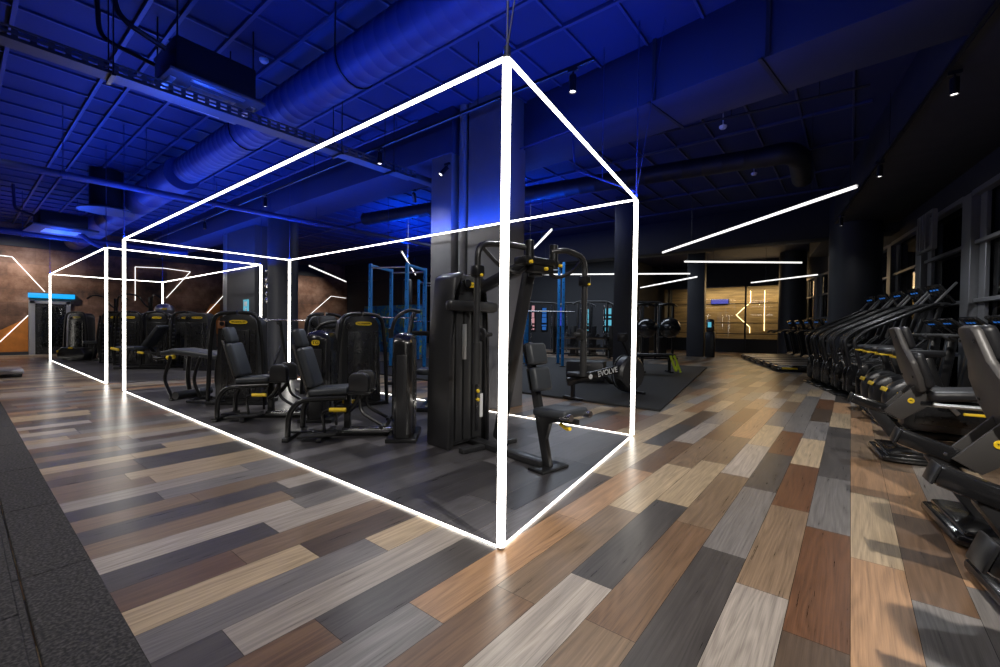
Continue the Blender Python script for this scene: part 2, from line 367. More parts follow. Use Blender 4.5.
# door in the left wall
b = MB(); b.box((XW+.05, -.1, .88), (.12, .14, 1.76)); b.box((XW+.05, .75, .88), (.12, .1, 1.76)); b.box((XW+.05, .33, 1.72), (.12, .96, .1))
d = struct(b.build('door_1', 'steel'))
b = MB(); b.box((XW+.03, .34, .84), (.05, .74, 1.66)); dl = b.build('door_leaf', 'panel', d)
b = MB(); b.box((XW+.06, .38, .9), (.02, .52, 1.3)); b.build('pane', 'glass', dl)
b = MB(); b.tube([(XW+.06, .05, .75), (XW+.12, .05, .75), (XW+.12, .05, 1.0), (XW+.06, .05, 1.0)], .012, 8); b.build('door_handle', 'chrome', d)
b = MB(); b.box((XW+.1, .36, 1.93), (.2, 1.08, .15), bev=.01); t = b.build('sign_light', 'led_cyan')
tag(t, 'cyan glowing light box mounted above the door in the brown wall', 'sign')
b = MB(); b.box((XW+.1, .36, 2.012), (.21, 1.1, .014)); b.build('housing', 'frame', t)

# ------------------------------------------------------------------ window wall
ND = Vector((.98902, .14781, 0)); UD = Vector((-.14781, .98902, 0)); P0 = Vector((3.93068, -1.29881, 0))
def wseg(base, u, n, s, off=0): return base+u*s+n*off
def facade(base, u, n, s0, s1, muls, zr, first, zc, sill=.0, tops=3.13):
    ang = math.atan2(u.y, u.x)
    def bx(mb, sa, sb, za, zb, dep, off=0):
        c = base+u*((sa+sb)/2)+n*(off)
        mb.box((c.x, c.y, (za+zb)/2), (sb-sa, dep, zb-za), (0, 0, ang), .006, 1)
    mb = MB(); bx(mb, s0, s1, tops, zc, .3, .2); struct(mb.build('wall_right', 'soffit', None, False))
    mb = MB(); bx(mb, s0, s1, 0, .12, .3, .1); struct(mb.build('baseboard_right', 'window_frame', None, False))
    k = first
    edges = [s0]+muls+[s1]
    for a, c in zip(edges, edges[1:]):
        mb = MB()
        bx(mb, c-.16, c+.16, 0, tops, .13, .10)                  # deep mullion of this bay
        for z in zr: bx(mb, a+.16, c-.16, z-.028, z+.028, .08, .12)
        bx(mb, a+.2, a+.4, .12, tops, .05, .145); bx(mb, c-.4, c-.2, .12, tops, .05, .145)
        bx(mb, a+.16, c-.16, tops-.06, tops+.02, .12, .1)
        w = struct(mb.build('window_%d' % k, 'window_frame'))
        mb = MB(); bx(mb, a+.16, c-.16, .12, tops, .012, .19); mb.build('pane', 'glass', w)
        k += 1
    return k
k = facade(P0, UD, ND, .1, 15.3, [2.5, 4.7, 6.88, 9.06, 11.25, 13.4], (.75, 1.56, 2.4), 1, HC)
Q0 = P0+UD*15.3; u2 = Vector((-.30, .954, 0)).normalized(); n2 = Vector((u2.y, -u2.x, 0))
facade(Q0, u2, n2, 0, 9.5, [1.6, 3.2, 4.8, 6.4, 8.0], (.75, 1.56, 2.4), k, HC)
# open tilt window with slats in the third bay
t = thing('tilt_window', 'small tilted open window sash high in the grey window wall', 'window', P0+UD*9.6+Vector((0, 0, 2.44)), math.atan2(UD.y, UD.x))
b = MB(); b.box((0, .17, .32), (.06, .06, .64)); b.box((.72, .17, .32), (.06, .06, .64)); b.box((.36, .17, .03), (.72, .06, .06)); b.box((.36, .17, .62), (.72, .06, .05)); b.build('sash_frame', 'window_frame', t)
b = MB()
for x in (.22, .36, .5): b.box((x, .2, .32), (.035, .05, .58))
b.build('bars', 'steel', t)

# ------------------------------------------------------------------ ceiling
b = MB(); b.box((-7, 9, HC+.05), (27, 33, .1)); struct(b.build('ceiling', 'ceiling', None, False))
b = MB(); rnd = random.Random(3)
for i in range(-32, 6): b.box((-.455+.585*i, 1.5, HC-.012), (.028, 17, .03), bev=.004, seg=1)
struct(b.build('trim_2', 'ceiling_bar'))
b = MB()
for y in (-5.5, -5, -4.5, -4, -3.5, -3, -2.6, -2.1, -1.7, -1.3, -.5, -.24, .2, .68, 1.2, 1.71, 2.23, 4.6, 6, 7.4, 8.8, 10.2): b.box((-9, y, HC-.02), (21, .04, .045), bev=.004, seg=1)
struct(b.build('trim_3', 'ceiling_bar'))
# beams
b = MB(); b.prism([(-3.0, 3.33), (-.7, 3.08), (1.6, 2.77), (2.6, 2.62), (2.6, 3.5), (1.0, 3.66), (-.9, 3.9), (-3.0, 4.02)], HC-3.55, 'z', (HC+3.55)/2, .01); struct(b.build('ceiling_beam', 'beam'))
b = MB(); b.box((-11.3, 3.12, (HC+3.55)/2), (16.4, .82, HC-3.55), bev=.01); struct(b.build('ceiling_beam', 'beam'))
b = MB(); b.box((-8, 11.5, 3.75), (23, .6, .9), bev=.01); struct(b.build('ceiling_beam', 'soffit'))
for x, y0 in ((-.37, 3.02), (.70, 2.87)):                     # dark expansion joints across the slanted beam
    b = MB(); b.box((x+.0, y0+.42, 3.545), (.035, .86, .014), (0, 0, R(-8))); b.box((x, y0-.003, 3.87), (.035, .016, .66)); struct(b.build('trim_4', 'soffit', None, False))
b = MB(); a0 = Vector((2.58, .1, 0)); 
pa = [a0-UD*8, a0+UD*16, a0+UD*16+ND*1.5, a0-UD*8+ND*1.5]
b.prism([(p.x, p.y) for p in pa], HC-3.5, 'z', (HC+3.5)/2, .01); struct(b.build('ceiling_soffit', 'soffit'))

# pillars
b = MB(); b.box((-3.33, 3.0, HC/2), (.42, .55, HC), bev=.01); b.box((-2.56, 3.05, HC/2), (.62, .5, HC), bev=.01); struct(b.build('pillar', 'column'))
b = MB(); b.tube([(-2.98, 2.82, 0), (-2.98, 2.82, HC)], .06, 14); b.tube([(-2.84, 2.86, 0), (-2.84, 2.86, HC)], .035, 12); p = struct(b.build('trim_5', 'column'))
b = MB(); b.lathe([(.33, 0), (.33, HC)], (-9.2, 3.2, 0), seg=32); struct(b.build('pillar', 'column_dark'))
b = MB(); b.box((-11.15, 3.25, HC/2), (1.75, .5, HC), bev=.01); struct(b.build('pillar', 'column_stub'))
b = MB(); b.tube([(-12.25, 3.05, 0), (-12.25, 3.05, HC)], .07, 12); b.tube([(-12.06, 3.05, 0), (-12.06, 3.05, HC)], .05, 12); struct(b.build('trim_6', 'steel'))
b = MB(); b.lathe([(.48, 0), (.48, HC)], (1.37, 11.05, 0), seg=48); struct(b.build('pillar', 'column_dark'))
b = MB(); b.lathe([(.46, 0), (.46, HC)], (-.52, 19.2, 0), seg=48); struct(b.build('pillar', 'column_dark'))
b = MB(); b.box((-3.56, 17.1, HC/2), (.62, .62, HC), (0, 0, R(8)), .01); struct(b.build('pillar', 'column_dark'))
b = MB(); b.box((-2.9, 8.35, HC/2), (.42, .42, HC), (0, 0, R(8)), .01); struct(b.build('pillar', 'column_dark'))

# glass partition of the far studio
b = MB()
for x in (-6.2, -4.62, -2.62, -.7, .5): b.box((x, 22, 1.6), (.07, .1, 3.2))
for z in (.9, 1.42, 2.35, 3.18): b.box((-2.9, 22, z), (6.8, .05, .04))
b.box((-2.9, 22, .33), (6.8, .08, .66))
w = struct(b.build('window_30', 'frame')); b = MB(); b.box((-2.9, 22, 1.9), (6.8, .012, 2.55)); b.build('pane', 'glass', w)
b = MB(); b.box((-2.9, 22, 3.7), (7.2, .2, 1.0)); struct(b.build('wall_far', 'soffit', None, False))

# rubber floor
b = MB(); rnd = random.Random(5); x = -9.35
seams = []
while x < 3.2:
    b.box((x+.5, -1.3-.11, .012), (.995, .215, .02), bev=.004, seg=1)
    b.box((x+.5, -1.3-.72, .012), (.995, .995, .02), bev=.004, seg=1); x += 1.0
struct(b.build('floor', 'rubber_tile'))
b = MB(); x = -9
while x < 3.2:
    b.box((x+.5, -1.545-.55-.4, .025), (.994, 1.9, .025), bev=.004, seg=1); x += 1.0
struct(b.build('floor', 'rubber_tile'))
b = MB(); b.prism([(-.62, 4.16), (-1.84, 11.7), (-9.6, 11.7), (-9.6, 4.25)], .03, 'z', .015, .006); struct(b.build('floor', 'rubber'))

# ------------------------------------------------------------------ glowing frames
FH = 2.416
def light_frame(label, cor, strips, unlit, wires):
    """cor: four floor corners in order"""
    cx = sum(p[0] for p in cor)/4; cy = sum(p[1] for p in cor)/4
    t = thing('light_frame', label, 'light frame', (cx, cy, 0), 0, 'glowing white cuboid light frames')
    L = [Vector((p[0]-cx, p[1]-cy, 0)) for p in cor]
    w = .031
    for i, p in enumerate(L):
        q1 = (L[(i+1) % 4]-p).normalized(); ang = math.atan2(q1.y, q1.x)
        b = MB(); b.box((p.x, p.y, FH/2), (w, w, FH), (0, 0, ang), .003, 1); po = b.build('post', 'steel', t)
        b = MB(T(p.x, p.y, 0, ang))
        for k in range(4):
            a = k*PI/2; b.box((math.cos(a)*w/2, math.sin(a)*w/2, FH/2), (.006, w*.74, FH-.03), (0, 0, a), 0)
        b.build('diffuser', 'led', po)
        b = MB(); b.cyl((p.x, p.y, FH+.02), .018, .05); b.build('clamp', 'duct', t)
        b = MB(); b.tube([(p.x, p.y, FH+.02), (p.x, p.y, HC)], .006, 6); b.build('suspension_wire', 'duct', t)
        if wires[i]: b = MB(); b.tube([(p.x, p.y, FH+.03), (p.x+.22, p.y+.12, HC)], .004, 6); b.build('suspension_wire', 'duct', t)
    for i in range(4):
        a, c = L[i], L[(i+1) % 4]; d = (c-a).normalized(); n = Vector((-d.y, d.x, 0)); z = FH-w/2
        a2, c2 = a+d*w/2, c-d*w/2; wb = .016; z = FH-wb/2; up = Vector((0, 0, z))
        b = MB(); b.bar(a2+up, c2+up, wb, wb, .003); be = b.build('beam', 'steel', t)
        b = MB()
        for sg in (1, -1): b.bar(a2+up+n*sg*wb/2, c2+up+n*sg*wb/2, .005, wb*.74, 0)
        lo = Vector((0, 0, z-wb/2)); b.bar(a2+lo, c2+lo, wb*.74, .005, 0); b.build('diffuser', 'led', be)
        if i in strips: b = MB(); b.bar(a2+Vector((0, 0, .006)), c2+Vector((0, 0, .006)), .011, .005, 0); b.build('floor_strip', 'led', t)
        elif i in unlit: b = MB(); b.bar(a2+Vector((0, 0, .006)), c2+Vector((0, 0, .006)), .03, .006, 0); b.build('floor_trim', 'steel', t)
    return t
A_, B_, C_, D_ = (0, 0), (ABX, ABY), (CX, 0), (CX, DLY)
light_frame('large glowing white cuboid frame around the strength machines in the middle of the gym', [A_, B_, D_, C_], (0, 1, 3), (2,), (1, 1, 0, 0))
P_, Q_, S_, R_ = (-8.948, 0), (-16.143, 0), (-8.91, 2.582), (-16.19, 2.572)
light_frame('farther glowing white cuboid frame near the brown wall and door', [P_, S_, R_, Q_], (3,), (0, 1), (0, 0, 0, 0))

# linear lamps hanging from the ceiling
def linear(label, a, c, up=2.9, w=.017, mat='led_soft', ks=(.25, .86)):
    a = Vector((*a, 0)); c = Vector((*c, 0)); m = (a+c)/2
    t = thing('linear_lamp', label, 'hanging lamp', (m.x, m.y, up), 0, 'straight white linear lamps')
    z = Vector((0, 0, .02)); a = a-m; c = c-m
    b = MB(); b.bar(a+z, c+z, w, .045, .003); b.build('housing', 'frame_grey', t)
    b = MB(); b.bar(a-z*.2, c-z*.2, w*.9, .012, 0); n = Vector((-(c-a).y, (c-a).x, 0)).normalized()*w*.5
    for sg in (1, -1): b.bar(a+z*.8+n*sg, c+z*.8+n*sg, .004, .03, 0)
    b.build('diffuser', mat, t)
    for k in ks:
        p = a+(c-a)*k; b = MB(); b.tube([(p.x, p.y, .03), (p.x, p.y, HC-up)], .004, 6); b.build('suspension_wire', 'frame_grey', t)
    return t
linear('long slanted white linear lamp hanging nearest the round pillar and windows', (-2.2, 8.86), (1.354, 5.38))
linear('level white linear lamp hanging below the long slanted one', (-2.2, 10.6), (.276, 12.48))
linear('white linear lamp crossing behind the right post of the large light frame', (-8.25, 10.23), (-2.81, 13.38))
linear('short slanted white linear lamp above the dark square pillar', (-6.0, 17.4), (-2.85, 14.4))
linear('white linear lamp hanging before the far round pillar', (-1.7, 17.5), (.46, 15.8))
linear('slanted white linear lamp between the two pillars behind the large light frame', (-11.78, 5.19), (-15.3, 8.66), 2.9)
linear('short slanted white linear lamp above the blue racks', (-7.3, 5.19), (-10.8, 8.6), 2.9)
linear('slanted white linear lamp above the chest fly machine', (-5.35, 7.65), (-3.02, 5.24), 2.9, ks=(.25, .7))

# light lines on the walls
def wall_line(label, pts, r=.018, mat='led_soft'):
    b = MB(); 
    for a, c in zip(pts, pts[1:]): b.bar(a, c, .022, .022, .003)
    o = b.build('wall_light_line', mat); return tag(o, label, 'wall light')
x = XW+.03
wall_line('thin white light line slanting down towards the cyan box on the brown wall', [(x, -2.2, 3.18), (x, -.52, 3.12), (x, .2, 2.06)])
wall_line('thin white light line slanting above the orange triangle on the brown wall', [(x, -1.9, -.35+.4), (x, -.78, .43), (x, -.18, 1.27)])
wall_line('thin white light line bent around the dark panel on the brown wall', [(x, 2.54, 1.9), (x, 2.54, 3.15), (x, 3.4, 3.2), (x, 4.28, 3.15), (x, 3.49, 2.05)])
wall_line('thin white light line rising beside the grey pillar on the brown wall', [(x, 4.4, .9), (x, 5.5, 2.3)])
wall_line('thin white light line rising towards the dark partition on the brown wall', [(x, 9.2, 1.5), (x, 10.4, 2.55), (x, 11.25, 2.5)])
y = 22.8
def fw(px): return (px[0], 23.17, px[1])
wall_line('warm zigzag light line on the timber wall behind the glass', [fw((-2.61, 3.05)), fw((-2.6, 2.48)), fw((-3.23, 1.84)), fw((-2.62, 1.24)), fw((-2.61, .94))], mat='led_warm')
wall_line('tall straight warm light line on the timber wall behind the glass', [fw((-2.0, 3.04)), fw((-1.99, 1.05))], mat='led_warm')
wall_line('short warm light line beside the far round pillar on the timber wall', [fw((-1.38, 3.02)), fw((-1.38, 2.35))], mat='led_warm')
b = MB(); b.box((-4.0, 23.15, 2.54), (.86, .06, .28), bev=.01); t = b.build('wall_screen', 'panel'); tag(t, 'wide blue lit screen on the timber wall behind the glass', 'screen')
b = MB(); b.box((-4.0, 23.116, 2.54), (.8, .01, .22)); b.build('display', 'screen_deep', t)

# ------------------------------------------------------------------ ceiling services
def duct(name, label, a, c, r, mat, seam=.35, straps=True):
    a = Vector(a); c = Vector(c); d = c-a; t = thing(name, label, 'duct', a)
    n = int(d.length/seam); pts = []; rr = []
    for k in range(n+1):
        p = d*k/n
        for e in (-.012, -.006, .006, .012):
            pts.append(p+d.normalized()*e); rr.append(r if abs(e) > .01 else r*1.012)
    b = MB(); b.tube(pts, rr, 28); b.build('duct_body', mat, t)
    if straps:
        k = 1.2; n = d.normalized()
        while k < d.length:
            p = n*k; b = MB(); s = Vector((-n.y, n.x, 0))
            b.tube([p+s*(r+.01)+Vector((0, 0, HC-a.z))]+[p+s*(r+.012)*math.cos(q*PI/8)-Vector((0, 0, (r+.012)*math.sin(q*PI/8))) for q in range(9)]+[p-s*(r+.01)+Vector((0, 0, HC-a.z))], .008, 6)
            b.build('hanger', 'frame', t); k += 2.6
    return t
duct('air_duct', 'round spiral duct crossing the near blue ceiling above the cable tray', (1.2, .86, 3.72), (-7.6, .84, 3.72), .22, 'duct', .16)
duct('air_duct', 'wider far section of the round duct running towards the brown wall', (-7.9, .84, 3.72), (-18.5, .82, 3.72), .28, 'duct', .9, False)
d2 = duct('air_duct', 'black round duct hanging behind the slanted beam', (-8.4, 4.9, 3.8), (.24, 6.25, 3.8), .15, 'duct_black', .3, False)
b = MB(); b.tube([(-.02, 0, 0), (.3, -.02, 0), (.42, .3, -.02), (.38, 1.3, -.05)], .16, 24, .25); o = b.build('duct_elbow', 'duct_black', d2); o.location = (8.64, 1.35, 0)

def tray(label, a, c, w, h, z):
    a = Vector((*a, z)); c = Vector((*c, z)); d = (c-a); L = d.length
    t = thing('cable_tray', label, 'cable tray', a, math.atan2(d.y, d.x))
    b = MB(); b.box((L/2, -w/2, h/2), (L, .004, .02)); b.box((L/2, w/2, h/2), (L, .004, .02))
    b.box((L/2, -w/2, h-.01), (L, .012, .014)); b.box((L/2, w/2, h-.01), (L, .012, .014))
    b.box((L/2, 0, .003), (L, w, .006)); b.build('tray_bed', 'tray', t)
    for sd in (-1, 1):                       # perforated side rail: one connected strip with rectangular holes
        t_ = bmesh.new(); xs = []; k = 0
        while k < L-.1: xs += [k, k+.04]; k += .1
        zs = (0, .022, h-.022, h); V = [[t_.verts.new((x, sd*w/2, z)) for z in zs] for x in xs]
        for i in range(len(xs)-1):
            for j in range(3):
                if j == 1 and i % 2: continue
                t_.faces.new((V[i][j], V[i+1][j], V[i+1][j+1], V[i][j+1]))
        bmesh.ops.solidify(t_, geom=t_.faces[:], thickness=.005)
        b = MB(); b._merge(t_); b.build('rail_lattice', 'tray', t, False)
    b = MB(); rnd = random.Random(2)
    for q in range(5):
        yy = -w/2+.04+q*(w-.08)/4; b.tube([(L*f/8, yy+rnd.uniform(-.01, .01), .02+rnd.uniform(0, .01)) for f in range(9)], .011, 6)
    b.build('cables', 'rubber', t)
    for k in (1.2, 2.7, 4.9, 5.7):
        b = MB()
        for s in (-1, 1): b.tube([(k, s*(w/2+.015), -.01), (k, s*(w/2+.015), HC-z)], .006, 6)
        b.box((k, 0, -.012), (.03, w+.06, .02)); b.build('hanger', 'frame', t)
    return t
tray('wide perforated cable tray crossing under the blue ceiling', (-3.9, -3.5), (-3.84, 2.6), .18, .105, 3.28)
b = MB(); b.box((-3.86, 3.6, 3.34), (.15, 1.9, .075), bev=.004)
o = b.build('conduit_trunking', 'tray'); tag(o, 'straight painted cable trunking running to the grey square pillar', 'trunking')
def pipe(label, pts, r, mat='duct'):
    b = MB(); b.tube(pts, r, 12, .06)
    for a, c in zip(pts, pts[1:]):
        a = Vector(a); c = Vector(c); n = int((c-a).length/.9)
        for k in range(n): p = a+(c-a)*(k+.5)/n; b.tube([p, (p.x, p.y, HC)], .006, 6); b.cyl(p, r*1.2, .04, (c-a).to_track_quat('Z', 'Y').to_euler())
    o = b.build('ceiling_pipe', mat); return tag(o, label, 'pipe')
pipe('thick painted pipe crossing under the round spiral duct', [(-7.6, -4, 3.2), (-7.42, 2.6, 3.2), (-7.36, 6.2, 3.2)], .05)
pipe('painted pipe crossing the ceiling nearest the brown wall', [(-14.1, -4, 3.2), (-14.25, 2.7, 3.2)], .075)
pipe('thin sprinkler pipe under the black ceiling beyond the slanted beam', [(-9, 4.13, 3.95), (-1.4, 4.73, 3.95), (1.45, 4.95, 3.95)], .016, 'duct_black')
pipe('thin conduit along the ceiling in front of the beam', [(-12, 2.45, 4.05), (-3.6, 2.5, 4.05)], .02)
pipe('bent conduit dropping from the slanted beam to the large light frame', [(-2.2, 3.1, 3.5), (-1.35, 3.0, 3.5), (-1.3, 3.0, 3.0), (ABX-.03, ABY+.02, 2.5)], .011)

# air unit above the tray
t = thing('air_unit', 'dark boxed air unit with pale grille panel above the cable tray', 'air conditioner', (-3.96, -.01, 3.27), R(2))
b = MB(); b.box((0, -.02, .36), (.62, .72, .34), bev=.02); b.build('housing', 'frame', t)
b = MB(); b.box((0, -.02, .17), (.76, .86, .035), bev=.012); b.build('grille_panel', 'tray', t)
b = MB()
for k in range(4):
    a = k*PI/2; b.box((math.cos(a)*.31, -.02+math.sin(a)*.36, .15), (.05, .48, .012), (0, 0, a), .004)
b.box((0, -.02, .148), (.4, .4, .01)); b.build('air_slot', 'steel', t)
for q, rr in (([(.1, -.4, .45), (.1, -.75, .55), (.05, -.8, .93)], .025), ([(-.2, -.4, .4), (-.3, -.8, .5), (-.3, -.82, .93)], .02)):
    b = MB(); b.tube(q, rr, 8, .12); b.build('pipe', 'frame', t)
for sx in (-.28, .28):
    for sy in (-.36, .32): b = MB(); b.tube([(sx, sy, .5), (sx, sy, .93)], .008, 6); b.build('hanger', 'frame', t)
t2 = thing('air_unit', 'square air unit panel hanging near the brown wall', 'air conditioner', (-13.2, -.1, 3.12), R(3))
b = MB(); b.box((0, 0, .3), (.8, .8, .32), bev=.02); b.build('housing', 'frame', t2)
b = MB(); b.box((0, 0, .1), (1.3, 1.1, .05), bev=.015); b.build('grille_panel', 'tray', t2)
b = MB(); b.box((0, 0, .07), (.6, .6, .012)); b.build('air_slot', 'white', t2)
b = MB(); b.tube([(.1, .3, .1), (.2, .5, -.12), (.2, .7, -.2)], .05, 10, .08); b.build('pipe', 'duct', t2); b = MB(); b.tube([(-.3, -.35, .4), (-.3, -.7, .5), (-.3, -.72, 1.05)], .03, 8, .1); b.build('pipe', 'duct', t2)
t = thing('ceiling_diffuser', 'round pale air diffuser under a dark drum near the spiral duct', 'air diffuser', (-10.6, .28, 3.35))
b = MB(); b.lathe([(.45, .0), (.45, .02), (.3, .06), (.26, .1), (.12, .1)], seg=32); b.build('diffuser_plate', 'tray', t)
b = MB(); b.lathe([(.27, .08), (.27, .82)], seg=28); b.build('drum', 'frame', t)

# track spotlights
def track(label, a, c, z):
    a = Vector((*a, z)); c = Vector((*c, z)); m = (a+c)/2
    b = MB(T(m.x, m.y, z)); b.bar(a-m, c-m, .035, .03, .003)
    for k in (.1, .35, .65, .9): p = a-m+(c-a)*k; b.tube([(p.x, p.y, .01), (p.x, p.y, HC-z)], .005, 6)
    o = b.build('lighting_track', 'frame'); return tag(o, label, 'lighting track')
track('long black lighting track above the large light frame', (-14.5, 1.96), (-.5, 1.9), 3.5)
track('black lighting track along the edge of the black window soffit', (2.74, -1.4), (1.1, 9.9), 3.48)
HEADS = []
def head(label, p, tilt=(0, 0), z=3.5):
    t = thing('spotlight', label, 'spotlight', (p[0], p[1], z), 0, 'black cylindrical track spotlights')
    b = MB(); b.box((0, 0, -.025), (.1, .034, .03), bev=.004); b.cyl((0, 0, -.05), .008, .05); b.build('adapter', 'frame', t)
    e = Euler((tilt[0], tilt[1], 0)); mt = Matrix.Translation((0, 0, -.07)) @ e.to_matrix().to_4x4()
    b = MB(mt); b.lathe([(.028, 0), (.034, -.006), (.034, -.15), (.03, -.155), (.028, -.14)], seg=20); hd = b.build('lamp_head', 'frame', t)
    b = MB(mt); b.cyl((0, 0, -.142), .027, .006); b.build('lens', 'lamp_face', hd)
    HEADS.append((Vector((p[0], p[1], z))+mt @ Vector((0, 0, -.16))-Vector((0, 0, 0)), e.to_matrix() @ Vector((0, 0, -1))))
head('black track spotlight nearest the top corner of the large light frame', (-.72, 1.9))
head('black track spotlight above the cable tray end', (-3.68, 1.92))
head('black track spotlight over the middle of the large light frame', (-7.2, 1.94))
head('black track spotlight over the far end of the large light frame', (-10.4, 1.96))
head('black track spotlight beyond the right edge at the near end of the window track', (2.64, -.62), (R(-22), R(14)), z=3.48)
head('black track spotlight nearest on the track by the windows', (2.02, 4.0), z=3.48)
head('black track spotlight midway along the track by the windows', (1.6, 6.4), z=3.48)
head('black track spotlight before the round pillar', (1.13, 9.7), z=3.48)
head('black tilted spotlight left of the grey square pillar', (-4.62, 3.3), (R(30), R(25)), 3.46)
head('black tilted spotlight before the grey square pillar', (-3.1, 2.62), (R(-35), R(20)), 3.38)
head('black tilted spotlight right of the grey square pillar', (-2.3, 2.85), (R(10), R(60)), 3.3)
for i, (p, lab) in enumerate([((-.124, 5.065), 'white smoke detector on the black ceiling above the sprinkler pipe'), ((-.1, 7.42), 'white smoke detector above the long slanted linear lamp'), ((-4.1, .6), 'white smoke detector beside the spiral duct'), ((-2.2, 1.45), 'white smoke detector between the duct and the lighting track')]):
    z = HC if i > 1 else 3.95
    b = MB(T(p[0], p[1], z)); b.lathe([(.05, 0), (.05, -.02), (.035, -.04), (.01, -.045)], seg=20)
    if z < HC: b.tube([(0, 0, 0), (0, 0, HC-z)], .008, 6)
    tag(b.build('smoke_detector', 'white'), lab, 'smoke detector', 'smoke detectors')

# ------------------------------------------------------------------ strength machines
def badge(par, mt, w, h, text='TECHNOGYM'):
    """yellow oval plate facing local -y at mt"""
    n = 20; b = MB(mt)
    b.prism([(w/2*math.copysign(abs(math.cos(2*PI*k/n))**.6, math.cos(2*PI*k/n)), h/2*math.copysign(abs(math.sin(2*PI*k/n))**.8, math.sin(2*PI*k/n))) for k in range(n)], .006, 'y', 0)
    o = b.build('badge', 'yellow', par)
    lettering(text, h*.5, 'panel', o, mt @ Matrix.Translation((0, -.004, 0)) @ FRONT, width=w*.78)
    return o
def cushion(par, name, mt, sz, mat='leather', bev=.03, piping=True):
    b = MB(mt); b.box((0, 0, 0), sz, bev=min(bev, min(sz)*.42), seg=4); return b.build(name, mat, par)

def tower(root, mt, w=.52, h=1.3, d=.26, arch=True, disc=True, text='TECHNOGYM'):
    """weight tower: front faces local -y"""
    b = MB(mt); b.prism(roundtop(w, h-.03, .15, w*.86), d, 'y', 0, .012); sh = b.build('tower_shroud', 'shroud', root)
    b = MB(mt); b.box((-.02, -d/2-.006, h*.44), (w*.62, .016, h*.74), bev=.005)
    b.box((w*.36, -d/2-.004, h*.46), (w*.1, .012, h*.7), bev=.004); b.build('front_panel', 'panel', sh)
    b = MB(mt)
    for x in (-w*.20, w*.17): b.box((x, -d/2-.015, h*.44), (.006, .006, h*.72))
    b.build('panel_groove', 'frame_grey', sh)
    badge(sh, mt @ Matrix.Translation((.02, -d/2-.012, h*.895)), w*.4, .055, text)
    if disc:
        b = MB(mt); b.cyl((-w*.31, -d/2-.01, h*.875), .052, .03, (PI/2, 0, 0), 24); b.cyl((-w*.31, -d/2-.03, h*.875), .03, .02, (PI/2, 0, 0), 20); b.build('pulley_cover', 'frame', sh)
    if arch:
        for s in (-1, 1):
            b = MB(mt); o = w/2+.05
            b.tube([(s*(o+.03), -d/2-.02, .0), (s*(o+.0), -d/2-.02, h*.6), (s*(o-.06), -d/2-.02, h-.02), (s*.02, -d/2+.02, h)], .027, 10, .16); b.build('frame_arch', 'frame', root)
        b = MB(mt); b.bar((-w/2-.1, -d/2, .025), (w/2+.1, -d/2, .025), .07, .05); b.bar((-w/2-.05, -d/2, .025), (-w/2-.05, d/2+.1, .025), .06, .05); b.bar((w/2+.05, -d/2, .025), (w/2+.05, d/2+.1, .025), .06, .05); b.build('base_frame', 'frame', root)
    return sh

def dome_tower(root, mt, w, d, h, mark):
    """slim tower with a domed top; narrow face towards local -y"""
    b = MB(mt)
    n = 8; pr = [(-d/2, 0), (d/2, 0)]+[(d/2-.12+.12*math.cos(PI/2*k/n), h-.12+.12*math.sin(PI/2*k/n)) for k in range(n+1)]+[(-d/2+.12+.12*math.cos(PI/2+PI/2*k/n), h-.12+.12*math.sin(PI/2+PI/2*k/n)) for k in range(n+1)]
    b.prism(pr, w, 'x', 0, w*.36); sh = b.build('tower_shroud', 'gloss_black', root)
    b = MB(mt); b.box((0, -d/2-.004, h*.42), (w*.5, .02, h*.76), bev=.008); b.build('front_panel', 'frame_grey', sh)
    b = MB(mt)
    for s in (-1, 1): b.box((s*(w/2+.004), 0, h*.42), (.014, d*.55, h*.7), bev=.005)
    b.build('side_panel', 'panel', sh)
    if mark: 
        badge(sh, mt @ Matrix.Translation((w*.02, -d/2-.016, h*.87)), w*.32, .06, 'TG')
    b = MB(mt); b.box((0, 0, .02), (w+.1, d+.08, .04), bev=.01); b.build('base_frame', 'frame', root)
    b = MB(mt); b.tube([(-w/2-.002, -d*.1, h*.52), (-w/2-.06, -d*.1, h*.52)], .018, 10); b.build('selector_knob', 'frame', sh)
    return sh

